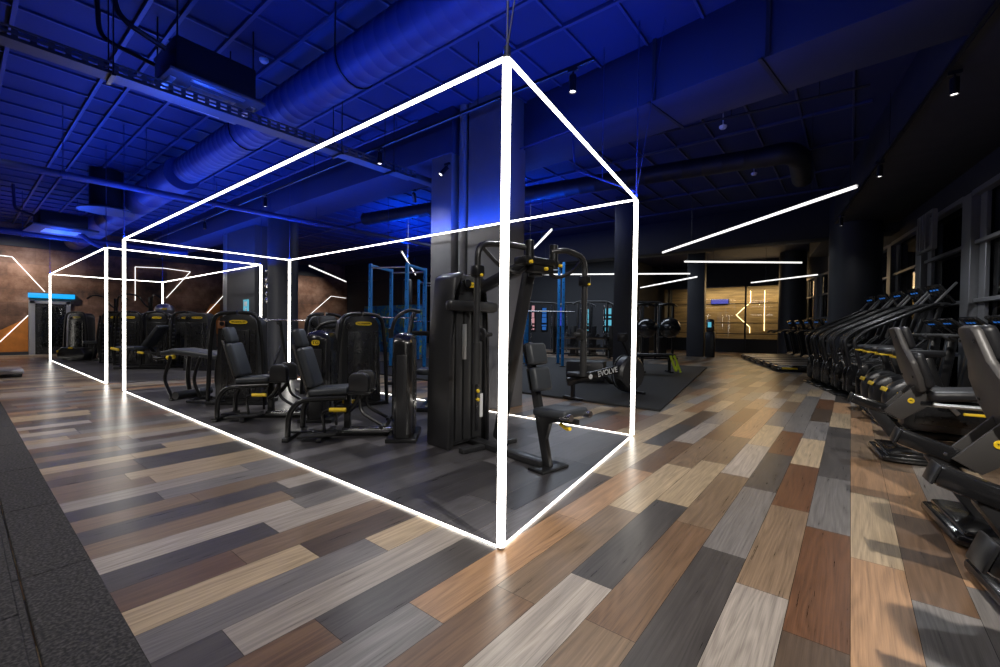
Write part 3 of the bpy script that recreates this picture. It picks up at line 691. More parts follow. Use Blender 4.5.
def hip_machine(label, loc, rz, tw, mark):
    """seated inner or outer thigh machine, the user looks along +x"""
    t = thing('hip_machine', label, 'exercise machine', loc, rz, 'seated thigh machines')
    cushion(t, 'seat', T(.09, .0, .455) @ Matrix.Rotation(R(-4), 4, 'Y'), (.37, .33, .075), 'leather', .034)
    mt = Matrix.Translation((-.135, .0, .72)) @ Matrix.Rotation(R(-17), 4, 'Y')
    b = MB(mt); b.box((0, 0, -.04), (.08, .30, .40), bev=.034, seg=4); bk = b.build('backrest', 'leather', t)
    b = MB(mt); b.box((-.005, 0, .255), (.07, .21, .19), bev=.03, seg=4); b.build('headrest', 'leather', bk)
    b = MB(mt); b.box((-.05, 0, -.02), (.022, .27, .46), bev=.01); b.build('back_shell', 'shell_grey', bk)
    for s in (-1, 1):      # arched rear legs
        b = MB(); b.tube([(-.26, s*.2, .0), (-.25, s*.2, .26), (-.16, s*.18, .385), (.26, s*.13, .40)], .026, 10, .14); b.build('leg', 'frame', t)
    b = MB(); b.bar((-.3, 0, .03), (.80, 0, .03), .08, .05); b.bar((-.26, -.26, .022), (-.26, .26, .022), .06, .04); b.bar((.24, 0, .04), (.24, 0, .42), .06, .06)
    b.bar((.05, -.3, .03), (.05, .2, .03), .05, .04); b.build('base_frame', 'frame', t)
    b = MB(); b.bar((.2, -.02, .065), (.76, -.02, .065), .08, .045); b.build('slide_rail', 'chrome', t)
    for s in (-1, 1):      # swing arms with knee pads and foot bars
        b = MB(); b.tube([(.24, s*.05, .24), (.32, s*.10, .30), (.38, s*.13, .40), (.38, s*.13, .47)], .024, 8, .06)
        b.tube([(.38, s*.13, .40), (.40, s*.15, .26), (.64, s*.18, .12), (.68, s*.18, .20)], .017, 8, .06); b.tube([(.61, s*.12, .135), (.61, s*.26, .135)], .019, 8); ar = b.build('swing_arm', 'frame', t)
        b = MB(T(.38, s*.13, .545, s*R(8))); b.prism(roundtop(.2, .19, .07), .085, 'y', 0, .022, Matrix.Translation((0, 0, -.095))); b.build('knee_pad', 'leather_black', ar)
        b = MB(T(.38, s*.13, .445)); b.box((0, 0, 0), (.2, .1, .03), bev=.01); b.build('pad_bracket', 'frame', ar)
    for s in (-1, 1):
        b = MB(); b.tube([(.08, s*.19, .06), (.06, s*.22, .27), (.12, s*.23, .30), (.18, s*.23, .30)], .014, 8, .05); hb = b.build('handle', 'frame', t)
        b = MB(); b.tube([(.13, s*.23, .30), (.28, s*.23, .30)], .02, 10); b.build('lever_grip', 'yellow', hb)
    b = MB(); b.box((.02, -.2, .06), (.36, .13, .025), (0, R(-4), 0), .01); b.build('foot_plate', 'rubber', t)
    dome_tower(t, T(.80+.03*mark, -.06), tw, .46, 1.03, mark)
    return t
hip_machine('seated thigh machine nearest the camera with dark seat and twin knee pads', (-2.72, .586, 0), R(44), .19, False)
hip_machine('second seated thigh machine with dark seat standing farther left in the large frame', (-4.13, .47, 0), R(44), .27, True)

# chest fly machine at the near end of the large frame
t = thing('chest_fly_machine', 'tall chest fly machine with overhead swing arms next to the nearest glowing post', 'exercise machine', (-.62, 1.22, 0), R(-10))
mt = T(-.9, -.09, 0, R(90)+R(4))     # tower front faces +x
h, w, d = 1.6, .36, .22
b = MB(mt); b.prism([(-w/2, 0.03), (w/2, .03), (w/2-.02, h-.1), (w/2-.1, h-.03), (-w/2+.1, h-.03), (-w/2+.02, h-.1)], d, 'y', 0, .02); sh = b.build('tower_shroud', 'shroud', t)
for s in (-1, 1):
    b = MB(mt); b.prism([(s*.19-.0, 0), (s*.19+s*.07, 0), (s*.19+s*.055, h*.6), (s*.19+s*.0, h-.06), (s*.19-s*.11, h), (s*.19-s*.10, h-.06), (s*.19-s*.02, h*.86)], d+.1, 'y', 0.02, .025); b.build('side_frame', 'frame_grey', sh)
b = MB(mt); b.bar((-.29, -d/2-.05, h*.80), (.29, -d/2-.05, h*.80), .1, .1, .035); b.build('cross_member', 'frame_grey', sh)
b = MB(mt)
for x, ww in ((-.13, .075), (-.03, .085), (.095, .115)): b.box((x, -d/2-.01, h*.41), (ww, .03, h*.74), bev=.012)
b.build('front_panel', 'shroud', sh)
b = MB(mt); b.box((-.08, -d/2-.03, h*.60), (.05, .01, .32), bev=.02); b.build('weight_window', 'steel', sh)
b = MB(mt); b.box((.085, -d/2-.028, h*.36), (.04, .008, h*.56), bev=.018); b.build('weight_slot', 'panel', sh)
for z in (.42, .5):
    b = MB(mt); b.cyl((.085, -d/2-.04, z), .016, .03, (PI/2, 0, 0), 12); b.build('selector_pin', 'yellow', sh)
b = MB(mt); b.box((.14, -d/2-.028, .36), (.035, .006, .22)); b.build('instruction_label', 'white', sh)
badge(sh, mt @ Matrix.Translation((-.0, -d/2-.01, h*.925)), .13, .05)
b = MB(mt); b.cyl((-.12, -d/2-.0, h*.9), .055, .06, (PI/2, 0, 0), 20); b.cyl((-.05, -d/2-.02, h*.93), .04, .05, (PI/2, 0, 0), 20); b.build('pulley_cover', 'frame', sh)
# leaning strut carrying the pivot head
b = MB(); b.bar((-.52, .06, .1), (-.14, .05, 1.6), .1, .075, .02); b.bar((-.84, .0, 1.42), (-.06, .03, 1.64), .08, .1, .02); b.bar((-.85, 0, .03), (.1, 0, .03), .12, .05, .01); b.bar((-.6, -.3, .025), (-.6, .34, .025), .07, .045, .01); b.build('main_frame', 'frame_grey', t)
b = MB(); b.box((-.04, .03, 1.62), (.15, .4, .065), (0, 0, 0), .022); b.cyl((-.0, -.1, 1.68), .036, .19, seg=20); b.cyl((-.0, .18, 1.68), .036, .19, seg=20); b.cyl((-.06, .03, 1.57), .06, .12, seg=20); b.box((-.02, .03, 1.56), (.12, .24, .06), bev=.02); b.build('pivot_head', 'frame', t)
for y in (-.14, .03, .2):
    b = MB(); b.cyl((.06, y, 1.56 if y == .03 else 1.6), .014, .03, (0, PI/2, 0), 12); b.build('pivot_cap', 'yellow', t)
for s in (-1, 1):
    x = .064 if s > 0 else -.08; y = .51 if s > 0 else -.55
    b = MB(); b.tube([(0, .03+s*.12, 1.715), (x, s*.25, 1.735), (x, y, 1.70), (x, y, 1.5), (x, y, .70)], .024, 12, .12); ar = b.build('swing_arm', 'frame_grey', t)
    b = MB(); b.tube([(-.05, .03+s*.1, 1.58), (.0, s*.22, 1.5), (x, s*.34, 1.56), (x, y*.97, 1.7)], .015, 8, .06); b.build('arm_link', 'frame', ar)
    b = MB(); b.box((x, y, 1.5), (.09, .08, .09), bev=.02); b.build('arm_clamp', 'frame', ar)
    b = MB(); b.cyl((x+.045, y, 1.47), .011, .03, (0, PI/2, 0), 10); b.build('release_pin', 'yellow', ar)
    b = MB(); b.tube([(x, y, .68), (x, y, .98)], .029, 12); b.build('hand_grip', 'rubber', ar)
    b = MB(); b.cyl((x, y-s*.05, 1.04), .05, .02, (PI/2, 0, 0), 18); b.tube([(x, y, 1.04), (x, y-s*.14, 1.04)], .015, 8); b.build('elbow_pad', 'rubber', ar)
b = MB(); b.bar((.14, 0, .0), (-.10, 0, .97), .05, .075, .012); b.prism([(.1, .16), (.16, .36), (.25, .385), (.42, .39), (.42, .43), (.02, .435)], .045, 'y', 0, .008); b.build('seat_post', 'frame_grey', t)
b = MB(); b.box((.14, 0, .012), (.16, .3, .024), bev=.006); b.build('foot', 'frame', t)
cushion(t, 'seat', T(.25, 0, .465) @ Matrix.Rotation(R(-4), 4, 'Y'), (.33, .28, .065), 'leather', .032)
for y in (-.11, .11): b = MB(); b.tube([(.36, y, .455), (.45, y, .46)], .026, 12); b.build('seat_cap', 'chrome', t)
b = MB(); b.tube([(.3, -.05, .385), (.37, -.07, .365), (.43, -.1, .38)], .014, 8, .03); b.build('adjust_lever', 'yellow', t)
for z, hh in ((.885, .175), (.69, .19)):
    k = z/.97; xx = .14-.24*k
    b = MB(Matrix.Translation((xx+.075, 0, z)) @ Matrix.Rotation(R(-13.8), 4, 'Y')); b.box((0, 0, 0), (.07, .19, hh), bev=.026, seg=4); bp = b.build('backrest', 'leather', t)
    b = MB(Matrix.Translation((xx+.035, 0, z)) @ Matrix.Rotation(R(-13.8), 4, 'Y')); b.box((-.012, 0, 0), (.018, .17, hh-.02), bev=.006); b.build('back_shell', 'frame', bp)

# lying leg curl with a long padded bench
t = thing('leg_curl_machine', 'leg curl machine with arched tower and long grey padded bench', 'exercise machine', (-5.2, .80, 0), R(26), 'arched weight tower machines')
tower(t, T(.0, .0, 0, R(14)), .6, 1.25, .26)
b = MB(); b.M = T(0, 0, 0, R(14)); b.box((-.2, -.15, 1.08), (.1, .012, .1), bev=.006); b.build('instruction_plate', 'orange_ring', t)
b = MB(Matrix.Translation((-.76, .12, .66)) @ Matrix.Rotation(R(5), 4, 'Y')); b.box((0, 0, 0), (.82, .4, .075), bev=.03, seg=4); b.box((-.47, 0, -.03), (.24, .38, .07), (0, R(-16), 0), .03, 4); b.build('bench_pad', 'leather', t)
for x in (-1.0, -.5):
    b = MB(); b.tube([(x, .1, .66), (x-.04, .1, .3), (x+.02, .1, .04)], .03, 10, .1); b.tube([(x-.08, -.12, .63), (x-.2, -.12, .3), (x-.06, -.12, .05)], .022, 8, .1); b.build('leg', 'frame', t)
b = MB(); b.bar((-1.15, .1, .03), (.1, .1, .03), .08, .05); b.bar((-1.05, -.15, .025), (-1.05, .4, .025), .06, .04); b.tube([(-.55, -.34, .05), (-.15, -.34, .05), (-.1, -.2, .06)], .02, 8, .05); b.tube([(-.55, -.34, .05), (-.6, -.2, .06), (-.5, 0, .06)], .02, 8, .05); b.build('base_frame', 'frame', t)
b = MB(); b.tube([(-.85, -.25, .1), (-.85, .3, .1)], .055, 14); b.build('ankle_roller', 'leather_black', t)
b = MB(); b.tube([(-1.2, -.1, .6), (-1.32, -.12, .58), (-1.38, -.12, .6)], .024, 10, .03); b.tube([(-1.1, .3, .6), (-1.32, .32, .58)], .024, 10); b.build('handle', 'frame', t)
b = MB(); b.tube([(-1.06, -.09, .62), (-1.16, -.1, .6)], .03, 10); b.build('lever_grip', 'yellow', t)

# pair of machines behind the near thigh machine
def press_machine(label, loc, rz, seat=True, side=1, h=1.31, w=.56):
    t = thing('strength_machine', label, 'exercise machine', loc, rz, 'arched weight tower machines')
    tower(t, T(0, 0), w, h, .27)
    if seat:
        y = .62; x = side*.05
        cushion(t, 'seat', T(x, y, .5), (.38, .4, .085), 'leather', .035)
        b = MB(Matrix.Translation((x, y+.2, .8)) @ Matrix.Rotation(R(-12), 4, 'X')); b.box((0, 0, -.03), (.34, .085, .44), bev=.035, seg=4); bk = b.build('backrest', 'leather', t)
        b = MB(Matrix.Translation((x, y+.22, .8)) @ Matrix.Rotation(R(-12), 4, 'X')); b.box((0, 0, .34), (.25, .1, .2), bev=.04, seg=4); b.build('headrest', 'leather_black', bk)
        b = MB(); b.bar((0, .1, .03), (0, y+.35, .03), .08, .05); b.bar((x, y, .05), (x, y, .46), .07, .07); b.bar((-.25, y+.3, .025), (.25, y+.3, .025), .06, .04); b.build('seat_frame', 'frame', t)
        for s in (-1, 1):
            b = MB(); b.tube([(s*.2, .2, 1.15), (s*.36, .35, 1.1), (s*.38, .6, .92), (s*.3, .72, .9)], .022, 8, .1); ar = b.build('press_arm', 'frame', t)
            b = MB(); b.tube([(s*.34, .66, .91), (s*.22, .75, .89)], .028, 10); b.build('hand_grip', 'rubber', ar)
    return t
press_machine('strength machine with wide arched tower directly right of the nearest thigh machine seat', (-3.93, 1.76, 0), R(82), True, -1, 1.25, .58)
press_machine('strength machine with arched tower behind the second thigh machine tower', (-5.45, 2.1, 0), R(78), False, 1, 1.27)

# chest press seen behind the chest fly tower
t = thing('chest_press_machine', 'chest press machine with curved tube arms between the fly tower and pillar', 'exercise machine', (-2.95, 2.15, 0), R(40))
for s in (-1, 1):
    b = MB(); b.tube([(s*.3-.05, -.1, 0), (s*.22-.05, -.06, .7), (s*.16-.05, .1, 1.26), (s*.16, .35, 1.3)], .028, 10, .12); b.build('frame_post', 'frame', t)
    b = MB(); b.tube([(s*.12, .05, 1.28), (s*.2, -.2, 1.3), (s*.34, -.36, 1.2), (s*.4, -.3, 1.0)], .022, 10, .1); ar = b.build('press_arm', 'frame_grey', t)
    b = MB(); b.tube([(s*.4, -.32, 1.06), (s*.4, -.29, .95)], .03, 10); b.build('hand_grip', 'rubber', ar)
b = MB(); b.bar((-.35, -.1, .03), (.25, -.1, .03), .07, .05); b.bar((-.05, -.1, .03), (-.05, .5, .03), .07, .05); b.build('base_frame', 'frame', t); b = MB(); b.bar((-.2, .02, 1.0), (.12, .02, 1.0), .06, .06); b.build('cross_member', 'frame', t)
cushion(t, 'seat', T(0, .32, .48), (.34, .36, .08)); b = MB(); b.bar((0, .3, .05), (0, .3, .45), .06, .06); b.build('seat_post', 'frame', t)
b = MB(); b.cyl((-.16, -.1, .9), .018, .04, (PI/2, 0, 0), 10); b.build('selector_pin', 'yellow', t)

# ------------------------------------------------------------------ machines in the farther frame
def simple_machine(label, loc, rz, kind, h=1.36, w=.6):
    t = thing('strength_machine', label, 'exercise machine', loc, rz, 'arched weight tower machines')
    tower(t, T(0, 0), w, h, .3, arch=(kind != 'plain'))
    if kind == 'row':          # low seat with foot housing to the right
        cushion(t, 'seat', T(.66, -.2, .52), (.42, .36, .08)); 
        b = MB(Matrix.Translation((.94, -.2, .8)) @ Matrix.Rotation(R(14), 4, 'Y')); b.box((0, 0, 0), (.09, .34, .52), bev=.035, seg=4); b.build('backrest', 'leather', t)
        b = MB(); b.prism([(-.25, .06), (.55, .03), (.62, .2), (.5, .36), (-.12, .38), (-.27, .26)], .34, 'y', -.3, .04); b.build('foot_housing', 'shroud', t)
        b = MB(); b.box((.2, -.48, .36), (.14, .02, .05), bev=.01); b.box((-.2, -.48, .26), (.04, .03, .05), bev=.01); b.build('lever_grip', 'yellow', t)
        b = MB(); b.bar((.56, -.2, .03), (.72, -.2, .48), .09, .08); b.bar((.92, -.2, .03), (.84, -.2, .48), .09, .08); b.bar((-.2, -.2, .03), (1.04, -.2, .03), .09, .05); b.build('seat_frame', 'frame_grey', t)
    elif kind == 'recline':    # reclined seat in front of the tower
        cushion(t, 'seat', T(.0, -.85, .5), (.46, .42, .085))
        b = MB(Matrix.Translation((.36, -.62, .78)) @ Matrix.Rotation(R(38), 4, 'Y')); b.box((0, 0, 0), (.09, .36, .62), bev=.035, seg=4); b.build('backrest', 'leather', t)
        b = MB(); b.bar((.62, -.5, .05), (.2, -.6, .52), .06, .06); b.bar((.62, -.5, .05), (.66, -.55, 1.2), .05, .06); b.bar((-.2, -.9, .05), (-.1, -.85, .46), .1, .08); b.bar((-.5, -.75, .03), (.7, -.65, .03), .08, .05); b.tube([(.2, -.9, .42), (.75, -1.0, .4), (1.0, -.95, .42)], .022, 8, .06); b.build('seat_frame', 'frame', t)
        b = MB(); b.tube([(-.3, -1.05, .5), (-.12, -1.07, .47)], .03, 10); b.tube([(.3, -1.05, .42), (.42, -1.05, .4)], .026, 10); b.build('lever_grip', 'yellow', t)
        b = MB(); b.tube([(.8, -1.1, .4), (.8, -.75, .4)], .05, 12); b.build('ankle_roller', 'leather_black', t)
    elif kind == 'stack':
        b = MB()
        for q in range(9): b.box((-.37, -.1, .25+q*.1), (.07, .12, .03), bev=.006)
        b.build('weight_stack', 'steel', t)
        b = MB(); b.tube([(-.37, -.18, 0), (-.45, -.18, .7), (-.4, -.14, h-.1)], .025, 8, .1); b.build('frame_post', 'frame', t)
    return t
simple_machine('strength machine with broad tower and low seat beside the farther frame left post', (-15.93, .62, 0), R(33), 'row')
simple_machine('strength machine with tower behind the low seat in the farther frame', (-14.0, 1.1, 0), R(36), 'stack')
simple_machine('strength machine tower just right of the farther frame near post', (-12.9, 1.2, 0), R(38), 'stack')
simple_machine('strength machine with reclined seat and yellow grips in the farther frame', (-12.1, 1.55, 0), R(38), 'recline')
simple_machine('strength machine tower seen left of the leg curl in the farther frame', (-11.35, 1.95, 0), R(40), 'stack')
simple_machine('strength machine tower just left of the leg curl arch', (-10.45, 1.9, 0), R(40), 'plain')
# pulldown stations with arched top bars
def pulldown(label, loc, rz, h=1.95, sp=.72):
    t = thing('pulldown_machine', label, 'exercise machine', loc, rz, 'pulldown machines')
    b = MB(); b.bar((0, .1, 0), (0, .1, h-.1), .09, .08, .01); b.bar((-.35, 0, .03), (.35, 0, .03), .08, .05); b.bar((0, -.6, .03), (0, .2, .03), .08, .05); b.build('mast', 'frame', t)
    for s in (-1, 1):
        b = MB(); b.tube([(0, .1, h-.45), (s*.12, 0, h-.3), (s*.2, -.1, h-.06), (s*(sp-.15), -.25, h-.02), (s*sp, -.25, h-.12)], .022, 8, .12); ar = b.build('pull_arm', 'frame', t)
        b = MB(); b.tube([(s*(sp-.08), -.25, h-.06), (s*(sp+.03), -.25, h-.14)], .028, 8); b.build('hand_grip', 'rubber', ar)
    cushion(t, 'seat', T(0, -.45, .5), (.34, .36, .08)); b = MB(); b.bar((0, -.45, .05), (0, -.45, .46), .06, .06); b.build('seat_post', 'frame', t)
    return t
pulldown('pulldown machine with spread overhead arms right of the wall door', (-17.0, 1.5, 0), R(45), 1.95, .55)
pulldown('pulldown machine with spread overhead arms in front of the dark wall panel', (-15.1, 1.95, 0), R(40), 1.95, .55)
t = thing('strength_machine', 'machine with rounded helmet shaped top above the farther frame towers', 'exercise machine', (-14.0, 2.1, 0), R(40))
b = MB(); b.prism(roundtop(.4, 1.4, .05), .3, 'y', 0, .02); b.build('tower_shroud', 'shroud', t)
b = MB(); b.ball((0, -.02, 1.45), .26, (1, .8, .72)); b.build('helmet_cover', 'steel', t)
b = MB(); b.box((.12, -.2, 1.48), (.14, .06, .06), bev=.02); b.build('lever_grip', 'yellow', t)

# grey step box on the floor by the wall
t = thing('step_platform', 'low grey step platform on the floor at the left edge before the brown wall', 'step platform', (-11.62, -1.0, 0), R(0))
b = MB(); b.box((0, 0, .11), (.7, .34, .1), bev=.03); b.build('step_top', 'steel', t)
for y in (-.24, .24): b = MB(); b.box((y, 0, .035), (.16, .3, .07), bev=.015); b.build('riser', 'frame', t)

# free weight corner by the round dark pillar
t = thing('barbell_rack', 'barbell rack before the dark round pillar between the frame posts', 'weight rack', (-7.75, 2.95, 0), R(30))
for s in (-1, 1):
    b = MB(); b.tube([(s*.5, .25, 0), (s*.5, .05, .7), (s*.5, -.05, 1.2)], .03, 8, .1); b.tube([(s*.5, -.4, 0), (s*.5, -.02, .62)], .028, 8); b.build('upright', 'frame', t)
    b = MB(); b.tube([(s*.5, -.05, 1.1), (s*.5, -.14, 1.1), (s*.5, -.15, 1.16)], .018, 8); b.build('bar_hook', 'frame', t)
b = MB(); b.bar((-.5, .24, .03), (.5, .24, .03), .06, .05); b.bar((-.5, .1, .55), (.5, .1, .55), .05, .05); b.build('cross_member', 'frame', t)
b = MB(T(-7.75, 2.95, 0, R(30))); b.tube([(-1.05, -.14, 1.18), (1.05, -.14, 1.18)], .014, 10); b.tube([(-1.05, -.14, 1.18), (-.72, -.14, 1.18)], .025, 10); b.tube([(.72, -.14, 1.18), (1.05, -.14, 1.18)], .025, 10)
tag(b.build('barbell', 'chrome'), 'long chrome barbell resting on the rack before the dark round pillar', 'barbell')
def plate_disc(label, loc, rz, r):
    t = thing('weight_plate', label, 'weight plate', loc, rz, 'round weight plates in the free weight corner')
    b = MB(Matrix.Rotation(PI/2, 4, 'X')); b.lathe([(.03, -.02), (r*.35, -.03), (r*.85, -.022), (r, -.028), (r+.006, 0), (r, .028), (r*.85, .022), (r*.35, .03), (.03, .02)], seg=28); b.build('disc', 'rubber', t)
    b = MB(Matrix.Rotation(PI/2, 4, 'X')); b.lathe([(.026, -.036), (.045, -.036), (.045, .036), (.026, .036)], seg=16); b.build('hub_ring', 'chrome', t)
for lab, x, y, r, z in [('large black weight plate at the left of the free weight corner', -7.05, 2.7, .28, .3), ('middle black weight plate in the free weight corner', -6.4, 2.95, .26, .28), ('small black weight plate at the right of the free weight corner', -6.05, 3.3, .24, .26), ('black weight plate low in front of the free weight corner', -6.55, 2.62, .17, .19)]:
    plate_disc(lab, (x, y, z), R(36), r)
t = thing('plate_tree', 'black plate storage tree behind the second thigh machine seat', 'weight rack', (-6.85, 3.25, 0), R(35))
b = MB(); b.bar((0, 0, .03), (0, 0, 1.05), .07, .07); b.bar((-.45, 0, .025), (.5, 0, .025), .08, .05); b.bar((0, -.3, .025), (0, .3, .025), .08, .05); b.build('mast', 'frame', t)
for z in (.35, .75, 1.0):
    for s in (-1, 1): b = MB(); b.tube([(0, 0, z), (s*.28, -.02, z+.04)], .02, 8); b.build('storage_peg', 'chrome', t)
for i, (z, y) in enumerate([(2.35, -.1), (2.12, .08), (1.98, .3), (1.8, -.1), (1.64, .35)]):      # small silver domes on the pillar
    a = R(-125)+y; p = Vector((-9.2+.33*math.cos(a), 3.2+.33*math.sin(a), z))
    b = MB(T(p.x, p.y, z, a)); b.lathe([(.07, 0), (.065, .03), (.03, .05), (.005, .055)], (0, 0, 0), (0, PI/2, 0), 16); tag(b.build('wall_hook', 'chrome'), 'round silver holder on the dark round pillar, %s from the top' % ['first', 'second', 'third', 'fourth', 'fifth'][i], 'holder', 'round silver holders on the dark pillar')
b = MB(); b.box((-10.75, 2.99, 1.5), (.3, .02, .42), bev=.004); t = b.build('notice', 'screen_teal'); tag(t, 'small teal printed notice on the grey pillar wall', 'poster')  # printed notice is given emission, so light is put into its colour
b = MB(); b.box((-10.75, 2.978, 1.6), (.18, .006, .12)); b.box((-10.72, 2.978, 1.42), (.1, .006, .12)); b.build('print', 'white', t)

# ------------------------------------------------------------------ recumbent bikes by the windows
def recumbent():
    t = thing('recumbent_bike', 'x', 'exercise bike', (0, 0, 0), 0, 'recumbent bikes facing the windows')
    b = MB(T(.15, -.04)); b.prism([(.02, -.27), (.1, -.30), (.5, -.27), (.58, -.12), (.58, .12), (.5, .27), (.1, .30), (.02, .27)], .05, 'z', .035, .018); b.prism([(.06, -.25), (.12, -.28), (.48, -.24), (.52, -.1), (.52, .1), (.48, .24), (.12, .28), (.06, .25)], .03, 'z', .07, .012); b.build('base_pad', 'gloss_black', t)
    b = MB(); b.bar((.40, 0, .06), (.16, 0, .42), .085, .1, .02); b.bar((.4, 0, .09), (1.5, 0, .09), .12, .09, .02); b.build('main_frame', 'frame_grey', t)
    b = MB(); b.bar((0, 0, .49), (.36, 0, .365), .11, .09, .022); rl = b.build('seat_rail', 'gloss_black', t)
    b = MB(); b.box((-.003, 0, .491), (.012, .112, .09), (0, R(19), 0), .012); b.build('rail_cap', 'frame_grey', rl)
    b = MB()
    for k in range(3): b.cyl((.2+k*.04, -.056, .42-.0137*k), .009, .006, (PI/2, 0, 0), 10)
    b.build('rail_bolts', 'chrome', rl)
    for s in (-1, 1):
        b = MB(); b.prism([(.22, .40), (.34, .33), (.58, .52), (.5, .68), (.42, .64)], .02, 'y', s*.068, .006); pl = b.build('side_plate', 'shell_grey', t)
        b = MB(); b.cyl((.40, s*.08, .505), .024, .006, (PI/2, 0, 0), 20); b.build('badge', 'yellow', pl)
        if s < 0: lettering('TG', .018, 'panel', pl, Matrix.Translation((.40, -.084, .505)) @ FRONT)
    mt = Matrix.Translation((.48, 0, .62)) @ Matrix.Rotation(R(-17), 4, 'Y')
    b = MB(mt)
    b.prism([(-.17, -.02), (.17, -.02), (.215, .1), (.21, .25), (.15, .33), (.125, .36), (.105, .52), (.08, .55), (-.08, .55), (-.105, .52), (-.125, .36), (-.15, .33), (-.21, .25), (-.215, .1)], .05, 'x', -.03, .018); bs = b.build('seat_shell', 'shell_grey', t)
    b = MB(mt); b.box((.02, 0, .155), (.08, .40, .3), bev=.036, seg=4); b.box((.015, 0, .44), (.075, .215, .2), bev=.034, seg=4); b.build('backrest', 'leather_black', bs)
    b = MB(mt)
    for y in (-.09, .09): b.cyl((-.06, y, .47), .01, .008, (0, PI/2, 0), 10); b.cyl((-.06, y*1.7, .12), .01, .008, (0, PI/2, 0), 10)
    b.build('shell_bolts', 'panel', bs)
    cushion(t, 'seat', T(.72, 0, .58) @ Matrix.Rotation(R(-5), 4, 'Y'), (.44, .38, .085), 'leather_black', .036)
    b = MB(); b.bar((.45, 0, .49), (.95, 0, .49), .16, .06, .015); b.build('seat_carriage', 'gloss_black', t)
    for s in (-1, 1):
        b = MB(); b.tube([(.5, s*.24, .5), (.9, s*.25, .5), (.98, s*.25, .53)], .018, 10, .05); b.tube([(.55, 0, .49), (.55, s*.24, .5)], .016, 8); hb = b.build('side_handle', 'steel', t)
        b = MB(); b.box((.74, s*.245, .445), (.13, .02, .022), bev=.006); b.build('lever_grip', 'yellow', hb)
    b = MB(); b.prism([(.98, .07), (1.62, .07), (1.68, .2), (1.6, .52), (1.45, .7), (1.3, .68), (1.06, .45), (.94, .25)], .2, 'y', 0, .05); hs = b.build('drive_housing', 'shroud', t)
    b = MB(); b.prism([(1.02, .2), (1.2, .2), (1.3, .36), (1.2, .46), (1.05, .36)], .215, 'y', 0, .02); b.build('housing_panel', 'panel', hs)
    for s in (-1, 1):
        b = MB(); b.bar((1.2, s*.13, .34), (1.2+s*.15, s*.14, .34+s*.06), .02, .04, .006); b.cyl((1.2, s*.12, .34), .05, .03, (PI/2, 0, 0), 18); cr = b.build('crank', 'steel', t)
        b = MB(); b.box((1.2+s*.15, s*.2, .34+s*.06), (.1, .1, .03), (0, R(-25), 0), .01); b.build('pedal', 'rubber', cr)
    b = MB(); b.bar((1.5, 0, .6), (1.3, 0, 1.03), .08, .07, .015); b.build('console_mast', 'frame', t)
    b = MB(); b.tube([(1.3, -.28, .9), (1.26, -.22, .98), (1.34, 0, .98), (1.26, .22, .98), (1.3, .28, .9)], .018, 10, .06); b.build('handlebar', 'rubber', t)
    console(t, Matrix.Translation((1.24, 0, 1.12)) @ Matrix.Rotation(R(-38), 4, 'Y'))
    b = MB(); b.box((1.5, 0, .03), (.12, .56, .06), bev=.02); b.build('front_foot', 'frame', t)
    return t
def console(par, mt, w=.34, h=.26, lit='screen_blue'):
    """display facing local -x"""
    b = MB(mt); b.box((0, 0, 0), (.035, w, h), bev=.014); cs = b.build('console', 'gloss_black', par)
    b = MB(mt); b.box((-.0185, 0, .01), (.004, w*.84, h*.72), bev=.001, seg=1); b.build('display', 'panel', cs)
    b = MB(mt)
    for k in range(3): b.box((-.021, (k-1)*w*.2, h*.26), (.002, w*.13, h*.07))
    b.build('readout', lit, cs)
    return cs
RB = recumbent()
RBL = ['recumbent bike nearest the camera, mostly cut off by the right edge', 'recumbent bike with glossy rear pad casting a long shadow on the planks', 'recumbent bike with large grey backed seat at the right edge', 'recumbent bike with complete grey backed seat before the upright bikes']
BA = R(-8.5)+PI/2-R(90)+R(8.5)*2
for i, (x, y) in enumerate([(1.63, .1), (1.62, .98), (1.55, 1.80), (1.34, 3.5)]):
    o = RB if i == 0 else dup(RB)
    o.location = (x, y, 0); o.rotation_euler = (0, 0, R(8.5)); o['label'] = RBL[i]

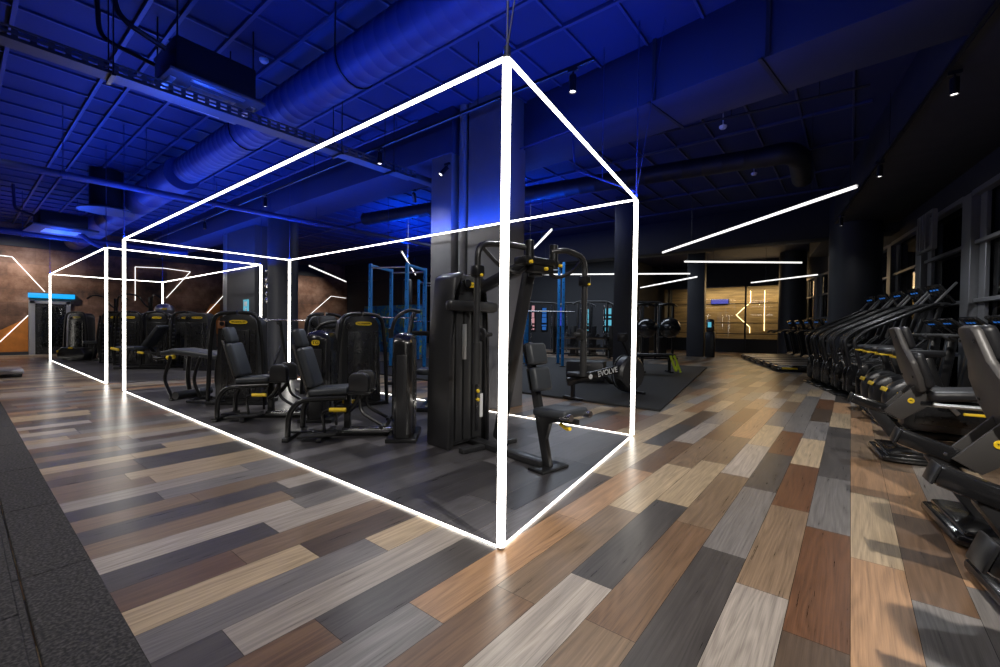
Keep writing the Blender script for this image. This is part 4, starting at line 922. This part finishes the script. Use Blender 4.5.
# ------------------------------------------------------------------ upright bikes
def upright():
    t = thing('upright_bike', 'x', 'exercise bike', (0, 0, 0), 0, 'upright bikes behind the recumbent bikes')
    n = 10
    pr = [(.02, .16), (.06, .1), (.7, .08), (.74, .2), (.66, .42)]+[(.28+.27*math.cos(PI/2+PI/2*k/n)*1.0-.0, .33+.24*math.sin(PI/2+PI/2*k/n)) for k in range(n+1)]
    b = MB(); b.prism(pr, .2, 'y', 0, .05); hs = b.build('drive_housing', 'frame_grey', t)
    b = MB(); b.prism([(.1, .18), (.6, .16), (.56, .4), (.3, .5), (.12, .42)], .212, 'y', 0, .015); b.build('housing_panel', 'panel', hs)
    for s in (-1, 1): b = MB(); b.prism([(.13, .40), (.4, .46), (.42, .49), (.18, .45)], .006, 'y', s*.108, 0); b.build('side_stripe', 'yellow', hs)
    b = MB(); b.box((.02, 0, .44), (.014, .19, .05), (0, R(24), 0), .006); b.build('badge', 'yellow', hs)
    b = MB(); b.box((.05, 0, .035), (.12, .5, .06), bev=.025); b.build('rear_foot', 'gloss_black', t)
    b = MB(); b.box((.85, 0, .035), (.12, .56, .06), bev=.025); b.build('front_foot', 'gloss_black', t)
    b = MB(); b.bar((.05, 0, .05), (.85, 0, .06), .1, .07, .02); b.bar((.34, 0, .45), (.22, 0, .84), .06, .07, .012); b.bar((.68, 0, .3), (.78, 0, 1.05), .09, .1, .02); b.build('main_frame', 'frame', t)
    b = MB(); b.prism([(-.02, -.13), (.06, -.14), (.2, -.07), (.34, -.035), (.37, 0), (.34, .035), (.2, .07), (.06, .14), (-.02, .13), (-.05, 0)], .07, 'z', .88, .028); st = b.build('saddle', 'leather_black', t)
    b = MB(); b.box((.02, 0, .838), (.14, .2, .02), bev=.006); b.build('saddle_trim', 'yellow', st)
    for s in (-1, 1):
        b = MB(); b.bar((.42, s*.13, .3), (.42+s*.1, s*.14, .3-s*.12), .02, .04, .006); cr = b.build('crank', 'steel', t)
        b = MB(); b.box((.42+s*.1, s*.2, .3-s*.12), (.1, .1, .03), bev=.01); b.build('pedal', 'rubber', cr)
    b = MB(); b.tube([(.5, -.22, 1.02), (.44, -.2, 1.06), (.72, -.2, 1.06), (.76, 0, 1.06), (.72, .2, 1.06), (.44, .2, 1.06), (.5, .22, 1.02)], .02, 10, .06); b.build('handlebar', 'rubber', t)
    console(t, Matrix.Translation((.80, 0, 1.17)) @ Matrix.Rotation(R(-48), 4, 'Y'), .36, .28)
    return t
UB = upright()
for i, (x, y, l) in enumerate([(1.72, 4.42, 'nearest upright bike with yellow stripe, just behind the complete recumbent seat'), (1.62, 5.02, 'second upright bike with yellow stripe behind the recumbent bikes'), (1.52, 5.66, 'third upright bike with yellow stripe behind the recumbent bikes'), (1.45, 6.32, 'farthest upright bike with yellow stripe, next to the stair climbers')]):
    o = UB if i == 0 else dup(UB)
    o.location = (x, y, 0); o.rotation_euler = (0, 0, R(12)); o['label'] = l

# ------------------------------------------------------------------ stair climbers
def climber():
    t = thing('stair_climber', 'x', 'stair climber', (0, 0, 0), 0, 'stair climbers along the windows')
    for s in (-1, 1):
        n = 8
        pr = [(.16, .0), (1.0, 0), (1.0, .95), (.86, 1.02), (.5, .62)]+[(.16-.14*math.sin(PI*k/n*.5), .32+.28*math.cos(PI*k/n*.5)) for k in range(n+1)]+[(.03, .12)]
        b = MB(); b.prism(pr, .045, 'y', s*.235, .012); sd = b.build('side_panel', 'gloss_black', t)
        b = MB(); b.tube([(.08, s*.258, .3), (.2, s*.258, .55), (.5, s*.258, .66), (.85, s*.258, 1.02)], .012, 8, .08); b.build('edge_trim', 'frame_grey', sd)
        b = MB(); b.tube([(.1, s*.235, .45), (-.02, s*.235, .95), (.12, s*.235, 1.1), (.95, s*.235, 1.52), (1.1, s*.22, 1.5)], .025, 10, .1); b.build('handrail', 'frame_grey', t)
        b = MB(); b.bar((.86, s*.2, .95), (1.02, s*.2, 1.5), .05, .06, .01); b.build('console_post', 'frame', t)
    for k in range(4):
        b = MB(); b.box((.22+.2*k, 0, .24+.19*k), (.24, .42, .03), bev=.008); stp = b.build('step', 'frame', t)
        b = MB(); b.box((.105+.2*k, 0, .24+.19*k), (.012, .40, .04), bev=.004); b.build('step_edge', 'steel', stp)
    b = MB(); b.box((.62, 0, .28), (.7, .42, .5), bev=.02); b.build('drive_housing', 'rubber', t)
    b = MB(); b.tube([(1.0, -.26, 1.5), (1.02, 0, 1.5), (1.0, .26, 1.5)], .022, 10); b.tube([(.75, -.2, 1.38), (.98, -.2, 1.48)], .018, 8); b.tube([(.75, .2, 1.38), (.98, .2, 1.48)], .018, 8); b.build('front_bar', 'rubber', t)
    console(t, Matrix.Translation((1.07, 0, 1.66)) @ Matrix.Rotation(R(-32), 4, 'Y'), .46, .34)
    for s in (-1, 1): b = MB(); b.bar((.93, s*.24, 1.52), (1.16, s*.24, 1.82), .025, .03, .006); b.build('console_edge', 'steel', t)
    b = MB(); b.box((.05, 0, .02), (.2, .46, .04), bev=.012); b.build('rear_foot', 'frame', t)
    return t
SC = climber()
for i, l in enumerate(['nearest stair climber with tall bent handrails beside the upright bikes', 'second nearest stair climber in the row along the windows', 'middle stair climber of the row along the windows', 'second farthest stair climber of the row, before the round pillar', 'farthest stair climber of the row, next to the treadmills']):
    o = SC if i == 0 else dup(SC)
    o.location = (1.32-.17*i, 7.25+.6*i, 0); o.rotation_euler = (0, 0, R(15)); o['label'] = l

# ------------------------------------------------------------------ treadmills
def treadmill():
    t = thing('treadmill', 'x', 'treadmill', (0, 0, 0), 0, 'treadmills along the far windows')
    b = MB(); b.prism([(0, .04), (.02, .02), (1.9, .02), (1.9, .22), (1.5, .2), (.06, .155), (0, .12)], .72, 'y', 0, .015); b.build('deck', 'gloss_black', t)
    b = MB(); b.bar((.05, 0, .163), (1.5, 0, .206), .46, .012, .003); b.build('belt', 'rubber', t)
    for s in (-1, 1): b = MB(); b.bar((.03, s*.3, .165), (1.5, s*.3, .21), .13, .025, .006); b.build('foot_rail', 'steel', t)
    b = MB(); b.box((.28, -.361, .085), (.36, .008, .045), bev=.003); b.build('side_label', 'yellow', t)
    b = MB(); b.prism([(1.45, .2), (1.92, .18), (1.95, .3), (1.8, .36), (1.55, .32)], .66, 'y', 0, .03); b.build('motor_hood', 'shroud', t)
    for s in (-1, 1):
        b = MB(); b.bar((1.62, s*.36, .1), (1.42, s*.36, 1.08), .06, .11, .015); b.build('upright', 'frame', t)
        b = MB(); b.tube([(.86, s*.36, 1.0), (.95, s*.36, 1.07), (1.42, s*.36, 1.09), (1.52, s*.33, 1.1)], .028, 10, .06); b.build('handrail', 'frame_grey', t)
    b = MB(); b.box((1.46, 0, 1.09), (.12, .7, .06), bev=.02); b.build('cross_bar', 'frame', t)
    console(t, Matrix.Translation((1.55, 0, 1.28)) @ Matrix.Rotation(R(-25), 4, 'Y'), .62, .36)
    return t
TM = treadmill()
dt = Vector((-.33, .944, 0))
for i, l in enumerate(['nearest treadmill with yellow side label beside the farthest stair climber', 'second nearest treadmill of the row before the far windows', 'third treadmill of the row from the stair climbers', 'fourth treadmill of the row from the stair climbers', 'fifth treadmill of the row, before the far round pillar', 'farthest treadmill of the row, nearest the glass studio']):
    o = TM if i == 0 else dup(TM)
    p = Vector((-.30, 12.42, 0))+dt*.92*i
    o.location = p; o.rotation_euler = (0, 0, R(19)); o['label'] = l

# ------------------------------------------------------------------ functional training area
def rig(label, loc, rz, w, d, h, bars=(1.0,), n=2):
    t = thing('training_rig', label, 'training rig', loc, rz, 'blue training rigs')
    for i in range(n):
        for s in (0, 1):
            x = -w/2+w*i/(n-1)
            b = MB(); b.box((x, (s-.5)*d, h/2), (.075, .075, h), bev=.008); po = b.build('upright', 'blue_paint', t)
            b = MB()
            for k in range(int(h/.2)-1): b.cyl((x, (s-.5)*d-.039, .3+.2*k), .012, .003, (PI/2, 0, 0), 8)
            b.build('hole_pattern', 'panel', po)
            b = MB(); b.box((x, (s-.5)*d, .01), (.16, .16, .02), bev=.004); b.build('foot', 'frame', t)
        b = MB(); b.box((x, 0, h-.05), (.06, d, .06), bev=.006); b.build('cross_member', 'blue_paint', t)
    for s in (0, 1): b = MB(); b.tube([(-w/2, (s-.5)*d, h-.1), (w/2, (s-.5)*d, h-.1)], .022, 10); b.build('pull_up_bar', 'steel', t)
    for z in bars: b = MB(); b.tube([(-w/2-.3, -d/2-.06, z), (w/2+.3, -d/2-.06, z)], .016, 10); b.build('rest_bar', 'chrome', t)
    return t
rig('tall blue training rig standing behind the chest fly machine swing arms', (-5.49, 8.79, .03), R(38.7), .98, .9, 2.85, (1.5,))
rig('blue training rig standing left of the grey square pillar before the mural', (-7.38, 5.17, .03), R(24), .95, 1.0, 2.53, (1.25,))
rig('second blue training rig partly hidden by the grey square pillar', (-8.9, 8.2, .03), R(38), 1.5, .9, 2.5, (1.2,), 3)
t = thing('punch_bag', 'black hanging punch bag beside the blue training rig', 'punch bag', (-8.3, 6.2, 1.7), 0)
b = MB(); b.lathe([(.1, 0), (.13, .03), (.13, .62), (.1, .66)], seg=20); b.build('bag', 'leather_black', t)
b = MB(); b.tube([(0, 0, .66), (0, 0, HC-1.7)], .01, 6); b.box((0, 0, .66), (.16, .16, .03), bev=.008); b.build('hanger', 'steel', t)
def cable_station(label, loc, rz, h=2.15, glow_mat=None):
    t = thing('cable_station', label, 'exercise machine', loc, rz, 'cable stations in the back area')
    for s in (-1, 1):
        b = MB(); b.box((s*.55, 0, h/2), (.09, .09, h), bev=.01); b.build('upright', 'frame_grey', t)
        b = MB(); b.tube([(s*.42, -.05, .1), (s*.42, -.05, h-.1)], .018, 8); b.build('guide_rod', 'chrome', t)
        b = MB(); 
        b.box((s*.72, .05, .62), (.22, .14, 1.1), bev=.02); ws = b.build('weight_stack', 'frame', t)
        b = MB(); b.box((s*.42, -.09, 1.1), (.09, .09, .16), bev=.015); b.build('carriage', 'frame', t)
        b = MB(); b.tube([(s*.42, -.14, 1.1), (s*.36, -.2, .95), (s*.48, -.2, .95), (s*.42, -.14, 1.1)], .012, 8); b.build('cable_grip', 'rubber', t)
    b = MB(); b.tube([(-.75, -.1, h-.12), (-.55, 0, h), (.55, 0, h), (.75, -.1, h-.12)], .035, 10, .08); b.build('top_beam', 'frame_grey', t)
    b = MB(); b.bar((-.9, .1, .03), (.9, .1, .03), .12, .05); b.build('base_frame', 'frame', t)
    return t
cs = [(-8.6, 13.4, 'cable station standing farthest left before the lit back displays'), (-7.4, 14.2, 'cable station between the tall blue rig posts in the back area'), (-6.4, 13.6, 'cable station behind the right swing arm of the chest fly machine'), (-5.75, 15.6, 'cable station just left of the dark blue grey pillar'), (-4.75, 14.8, 'cable station behind the hanging black balls')]
for x, y, l in cs: cable_station(l, (x, y, 0), R(35)+(.2*math.sin(x*5)), 2.1)
# lit displays on the back walls
for x, w_, m, l in [(-12.4, .5, 'screen_deep', 'round blue lit display at the left of the back wall'), (-11.45, .22, 'screen_pink', 'narrow pink lit display on the back wall'), (-10.75, .3, 'screen_blue', 'dim deep blue lit display on the back wall'), (-9.75, .34, 'screen_deep', 'bright blue lit display on the back wall'), (-8.3, .26, 'screen_teal', 'narrow teal lit display on the back wall'), (-7.3, .36, 'screen_teal', 'wide teal lit display at the right of the back wall')]:
    rd = 'round' in l
    b = MB()
    if rd: b.cyl((x, 16.97, 1.55), .3, .05, (PI/2, 0, 0), 32)
    else: b.box((x, 16.97, 1.5), (w_+.08, .05, 1.2), bev=.01)
    t = b.build('wall_display', 'frame'); tag(t, l, 'screen', 'lit displays on the back wall')
    if rd: b = MB(); b.lathe([(.17, -.006), (.24, -.006), (.24, .006), (.17, .006), (.17, -.006)], (x, 16.94, 1.55), (PI/2, 0, 0), 32); b.build('display', m, t)
    else:
        rnd = random.Random(int(-x*100)); z = .96
        while z < 2.0:
            hh = rnd.choice((.08, .16, .26)); b = MB(); b.box((x, 16.94, z+hh/2), (w_*rnd.uniform(.75, 1), .01, hh)); b.build('display', m, t); z += hh+rnd.choice((.03, .09))
# black balls on a rack
t = thing('ball_rack', 'black frame rack carrying two large black exercise balls before the square dark pillar', 'ball rack', (-4.0, 13.9, 0), R(38))
for x in (-.75, 0, .62):
    b = MB(); b.box((x, .25, 1.0), (.07, .07, 2.0), bev=.008); b.build('upright', 'frame', t)
for x in (-.46, .34): b = MB(); b.tube([(x-.25, .2, 1.95), (x-.1, -.1, 1.98), (x+.15, -.1, 1.98), (x+.35, .1, 1.9)], .03, 8, .1); b.tube([(x-.22, -.2, .81), (x-.22, .25, .81)], .02, 8); b.tube([(x+.22, -.2, .81), (x+.22, .25, .81)], .02, 8); b.build('cradle_arm', 'frame', t)
b = MB(); b.bar((-.8, .25, .03), (.8, .25, .03), .1, .05); b.bar((-.75, .25, 1.95), (.62, .25, 1.95), .05, .05); b.build('base_frame', 'frame', t)
for x, r, l in ((-.46, .34, 'large black exercise ball resting on the rack right behind the glowing right post'), (.34, .36, 'large black exercise ball on the rack nearer the square dark pillar')):
    p = T(-4.0, 13.9, 0, R(38)) @ Vector((x, -.2, .78+r))
    b = MB(T(*p)); b.ball((0, 0, 0), r)
    for k in range(4): b.lathe([(r*1.002*math.cos(a), r*1.002*math.sin(a)) for a in (.18+.22*k, .2+.22*k)], seg=32)
    tag(b.build('exercise_ball', 'gloss_black'), l, 'ball', 'black exercise balls')
t = thing('dumbbell_rack', 'low rack of black dumbbells behind the training mat', 'weight rack', (-6.1, 12.3, .03), R(35))
for z, y in ((.35, -.12), (.7, .08)): b = MB(); b.box((0, y, z), (1.9, .26, .03), (R(-14), 0, 0), .006); b.build('shelf', 'frame_grey', t)
for x in (-.9, .9): b = MB(); b.bar((x, -.25, .02), (x, .25, .9), .06, .06); b.bar((x, -.28, .03), (x, .3, .03), .07, .05); b.build('leg', 'frame', t)
k = 0; mtw = T(-6.1, 12.3, .03, R(35))
for row, (z, y) in enumerate(((.35, -.12), (.7, .08))):
    for i in range(7):
        b = MB(mtw @ T(-.78+.26*i, y-.0, z+.085)); 
        for s in (-1, 1): b.cyl((0, s*.09, -s*.022), .065, .09, (PI/2, 0, 0), 6, .01)
        b.tube([(0, -.05, .01), (0, .05, -.01)], .016, 8)
        tag(b.build('dumbbell', 'rubber'), 'black dumbbell on the %s shelf of the low rack, %s from the left' % (('lower', 'upper')[row], ('first', 'second', 'third', 'fourth', 'fifth', 'sixth', 'seventh')[i]), 'dumbbell', 'black dumbbells on the low rack')
# rowing machine with lettered rail
t = thing('rowing_machine', 'black rowing machine with white letters on its rail behind the glowing right post', 'rowing machine', (-1.5, 5.25, .03), R(250))
b = MB(); b.lathe([(.05, -.11), (.25, -.1), (.29, -.06), (.29, .06), (.25, .1), (.05, .11)], (0, 0, .33), (PI/2, 0, 0), 32); fw_ = b.build('flywheel_housing', 'shroud', t)
b = MB(); b.tube([(.29*math.cos(a*PI/12), -.1, .33+.29*math.sin(a*PI/12)) for a in range(24)], .012, 6, 0, True); b.build('edge_ring', 'frame_grey', fw_)
b = MB(); b.bar((.1, 0, .44), (1.3, 0, .26), .07, .12, .012); ra = b.build('rail', 'gloss_black', t)
for s in (-1, 1):
    mt = Matrix.Translation((.52, s*.037, .377)) @ (Matrix.Rotation(PI, 4, 'Z') if s > 0 else Matrix()) @ Matrix.Rotation(R(8.5)*(1 if s < 0 else -1), 4, 'Y') @ FRONT
    lettering('EVOLVE', .07, 'white', ra, mt, width=.42)
    b = MB(); b.cyl((.88, s*.037, .323), .04, .004, (PI/2, 0, 0), 20); b.build('round_mark', 'white', ra)
b = MB(); b.bar((-.12, -.22, .02), (-.12, .22, .02), .06, .04); b.bar((-.12, 0, .03), (0, 0, .3), .05, .06); b.build('leg', 'frame', t); b = MB(); b.bar((1.2, 0, .02), (1.2, 0, .26), .05, .05); b.bar((1.2, -.2, .015), (1.2, .2, .015), .06, .03); b.build('leg', 'frame', t)
b = MB(); b.box((1.1, 0, .37), (.26, .26, .06), bev=.025); b.build('seat', 'leather_black', t)
b = MB(); b.bar((.0, 0, .6), (.16, 0, .85), .04, .03); b.box((.17, 0, .92), (.03, .2, .14), bev=.01); b.build('monitor', 'frame', t)
b = MB(); b.box((.32, -.14, .22), (.2, .09, .03), (0, R(-40), 0), .008); b.box((.32, .14, .22), (.2, .09, .03), (0, R(-40), 0), .008); b.build('foot_rest', 'rubber', t)
# low benches and boxes on the mat
t = thing('plyo_box', 'low black padded box on the dark mat behind the chest fly seat', 'box', (-2.85, 6.35, .03), R(20))
b = MB(); b.box((0, 0, .2), (.75, .5, .4), bev=.03); b.build('box_body', 'leather_black', t)
b = MB(); b.box((0, -.253, .33), (.22, .006, .04), bev=.01); b.build('hand_slot', 'shell_grey', t)
t = thing('flat_bench', 'small black bench with yellow green straps on the training mat', 'bench', (-2.4, 9.1, .03), R(40))
cushion(t, 'bench_pad', T(0, 0, .42), (.9, .28, .07), 'leather_black', .03)
for x in (-.34, .34): b = MB(); b.bar((x, -.2, .02), (x, .2, .02), .06, .04); b.bar((x, 0, .02), (x, 0, .4), .06, .06); b.build('leg', 'frame', t)
b = MB(); b.tube([(.3, -.16, .42), (.36, -.2, .2), (.42, -.22, .03), (.46, -.18, .25), (.4, -.12, .42)], .03, 6, .06); b.tube([(.4, -.16, .4), (.47, -.2, .18), (.52, -.24, .02)], .025, 6); b.build('strap', 'neon', t)
t = thing('water_dispenser', 'slim black dispenser stand beside the square dark pillar', 'dispenser', (-3.0, 17.0, 0), R(8))
b = MB(); b.box((0, 0, .5), (.34, .34, 1.0), bev=.03); b.build('cabinet', 'frame', t)
b = MB(); b.box((0, 0, 1.25), (.28, .26, .5), bev=.04); b.build('tank', 'gloss_black', t)
b = MB(); b.box((-.02, -.135, 1.28), (.12, .01, .2), bev=.004); b.build('display', 'screen_teal', t)
UPE = 11.

# ------------------------------------------------------------------ light
def spot(loc, target, e, size=70, blend=.6, col=(1, .95, .88), rad=.04):
    l = bpy.data.lights.new('spot', 'SPOT'); l.energy = e; l.spot_size = R(size); l.spot_blend = blend; l.color = col; l.shadow_soft_size = rad
    o = bpy.data.objects.new('spot', l); C.objects.link(o); o.location = loc
    o.rotation_euler = (Vector(target)-Vector(loc)).to_track_quat('-Z', 'Y').to_euler(); return o
def area(loc, target, e, sx, sy, col, rz=None):
    l = bpy.data.lights.new('area', 'AREA'); l.shape = 'RECTANGLE'; l.size = sx; l.size_y = sy; l.energy = e; l.color = col
    o = bpy.data.objects.new('area', l); C.objects.link(o); o.location = loc
    o.rotation_euler = (Vector(target)-Vector(loc)).to_track_quat('-Z', 'Y').to_euler() if rz is None else (PI, 0, rz)
    return o
BLUE = (.0, .07, 1.)
def uplight(a, b, e, z):
    a = Vector((*a, 0)); b = Vector((*b, 0)); d = b-a; m = (a+b)/2
    area((m.x, m.y, z), None, e*d.length, d.length, .03, BLUE, math.atan2(d.y, d.x))
for a, c in ((A_, B_), (B_, D_), (D_, C_), (C_, A_)): uplight(a, c, UPE, FH+.012)
for a, c in ((P_, S_), (S_, R_), (R_, Q_), (Q_, P_)): uplight(a, c, UPE, FH+.012)
uplight((-7.3, 5.19), (-10.8, 8.6), UPE*3, 2.97); uplight((-5.35, 7.65), (-3.02, 5.24), UPE*1.5, 2.97)
for i, (p, d) in enumerate(HEADS):
    spot(p, p+d, [70, 70, 70, 70, 80, 120, 110, 12, 40, 40, 40][i], 130, .7, (.95, .97, 1))
# window track spot inferred from the bike shadow; the others are added fill, unseen
for p, q, e in [((2.72, -.62, 3.28), (1.5, 1.6, 0), 400), ((-3.0, -2.6, 3.9), (-3, -1., 0), 220), ((.9, -1.6, 4.0), (.5, .8, 0), 70), ((-7, -2.6, 3.9), (-7, -1, 0), 210), ((-12, -2.6, 3.9), (-12, -1, 0), 210)]:
    spot(p, q, e, 100, .8)
area((-2.8, 22.4, 3.1), (-2.8, 23, 1.2), 100, 5, .5, (1, .72, .36))
area((-1.5, 21.3, 3.1), (-1.2, 17.5, 0), 35, 4, 1.2, (1, .68, .34))
for y in (1.5, 6): spot((-17.6, y-2.5, 3.9), (XW, y-1.8, 1.4), 270, 95, .9)
spot((-17.6, 9, 3.9), (XW, 9, 1.4), 170, 95, .9)
area((-6, 8, 4.1), (-6, 8.1, 0), 80, 5, 2, (.8, .9, 1))  # fill added over the training area, no lamp modelled for it
area((-8, 14, 4.0), (-8, 14.3, 0), 130, 8, 1, (.75, .85, 1))
w = bpy.data.worlds.new('world'); bpy.context.scene.world = w; w.use_nodes = True
w.node_tree.nodes['Background'].inputs[0].default_value = (.35, .42, .6, 1); w.node_tree.nodes['Background'].inputs[1].default_value = .012
sc = bpy.context.scene
sc.view_settings.view_transform = 'Standard'; sc.view_settings.look = 'None'; sc.view_settings.exposure = .5; sc.view_settings.gamma = 1; sc.view_settings.use_curve_mapping = False
sc.cycles.use_denoising = True; sc.cycles.use_adaptive_sampling = False
sc.cycles.max_bounces = 8; sc.cycles.diffuse_bounces = 4; sc.cycles.glossy_bounces = 4; sc.cycles.transparent_max_bounces = 12
sc.cycles.sample_clamp_indirect = 2.5; sc.cycles.caustics_reflective = False; sc.cycles.caustics_refractive = False
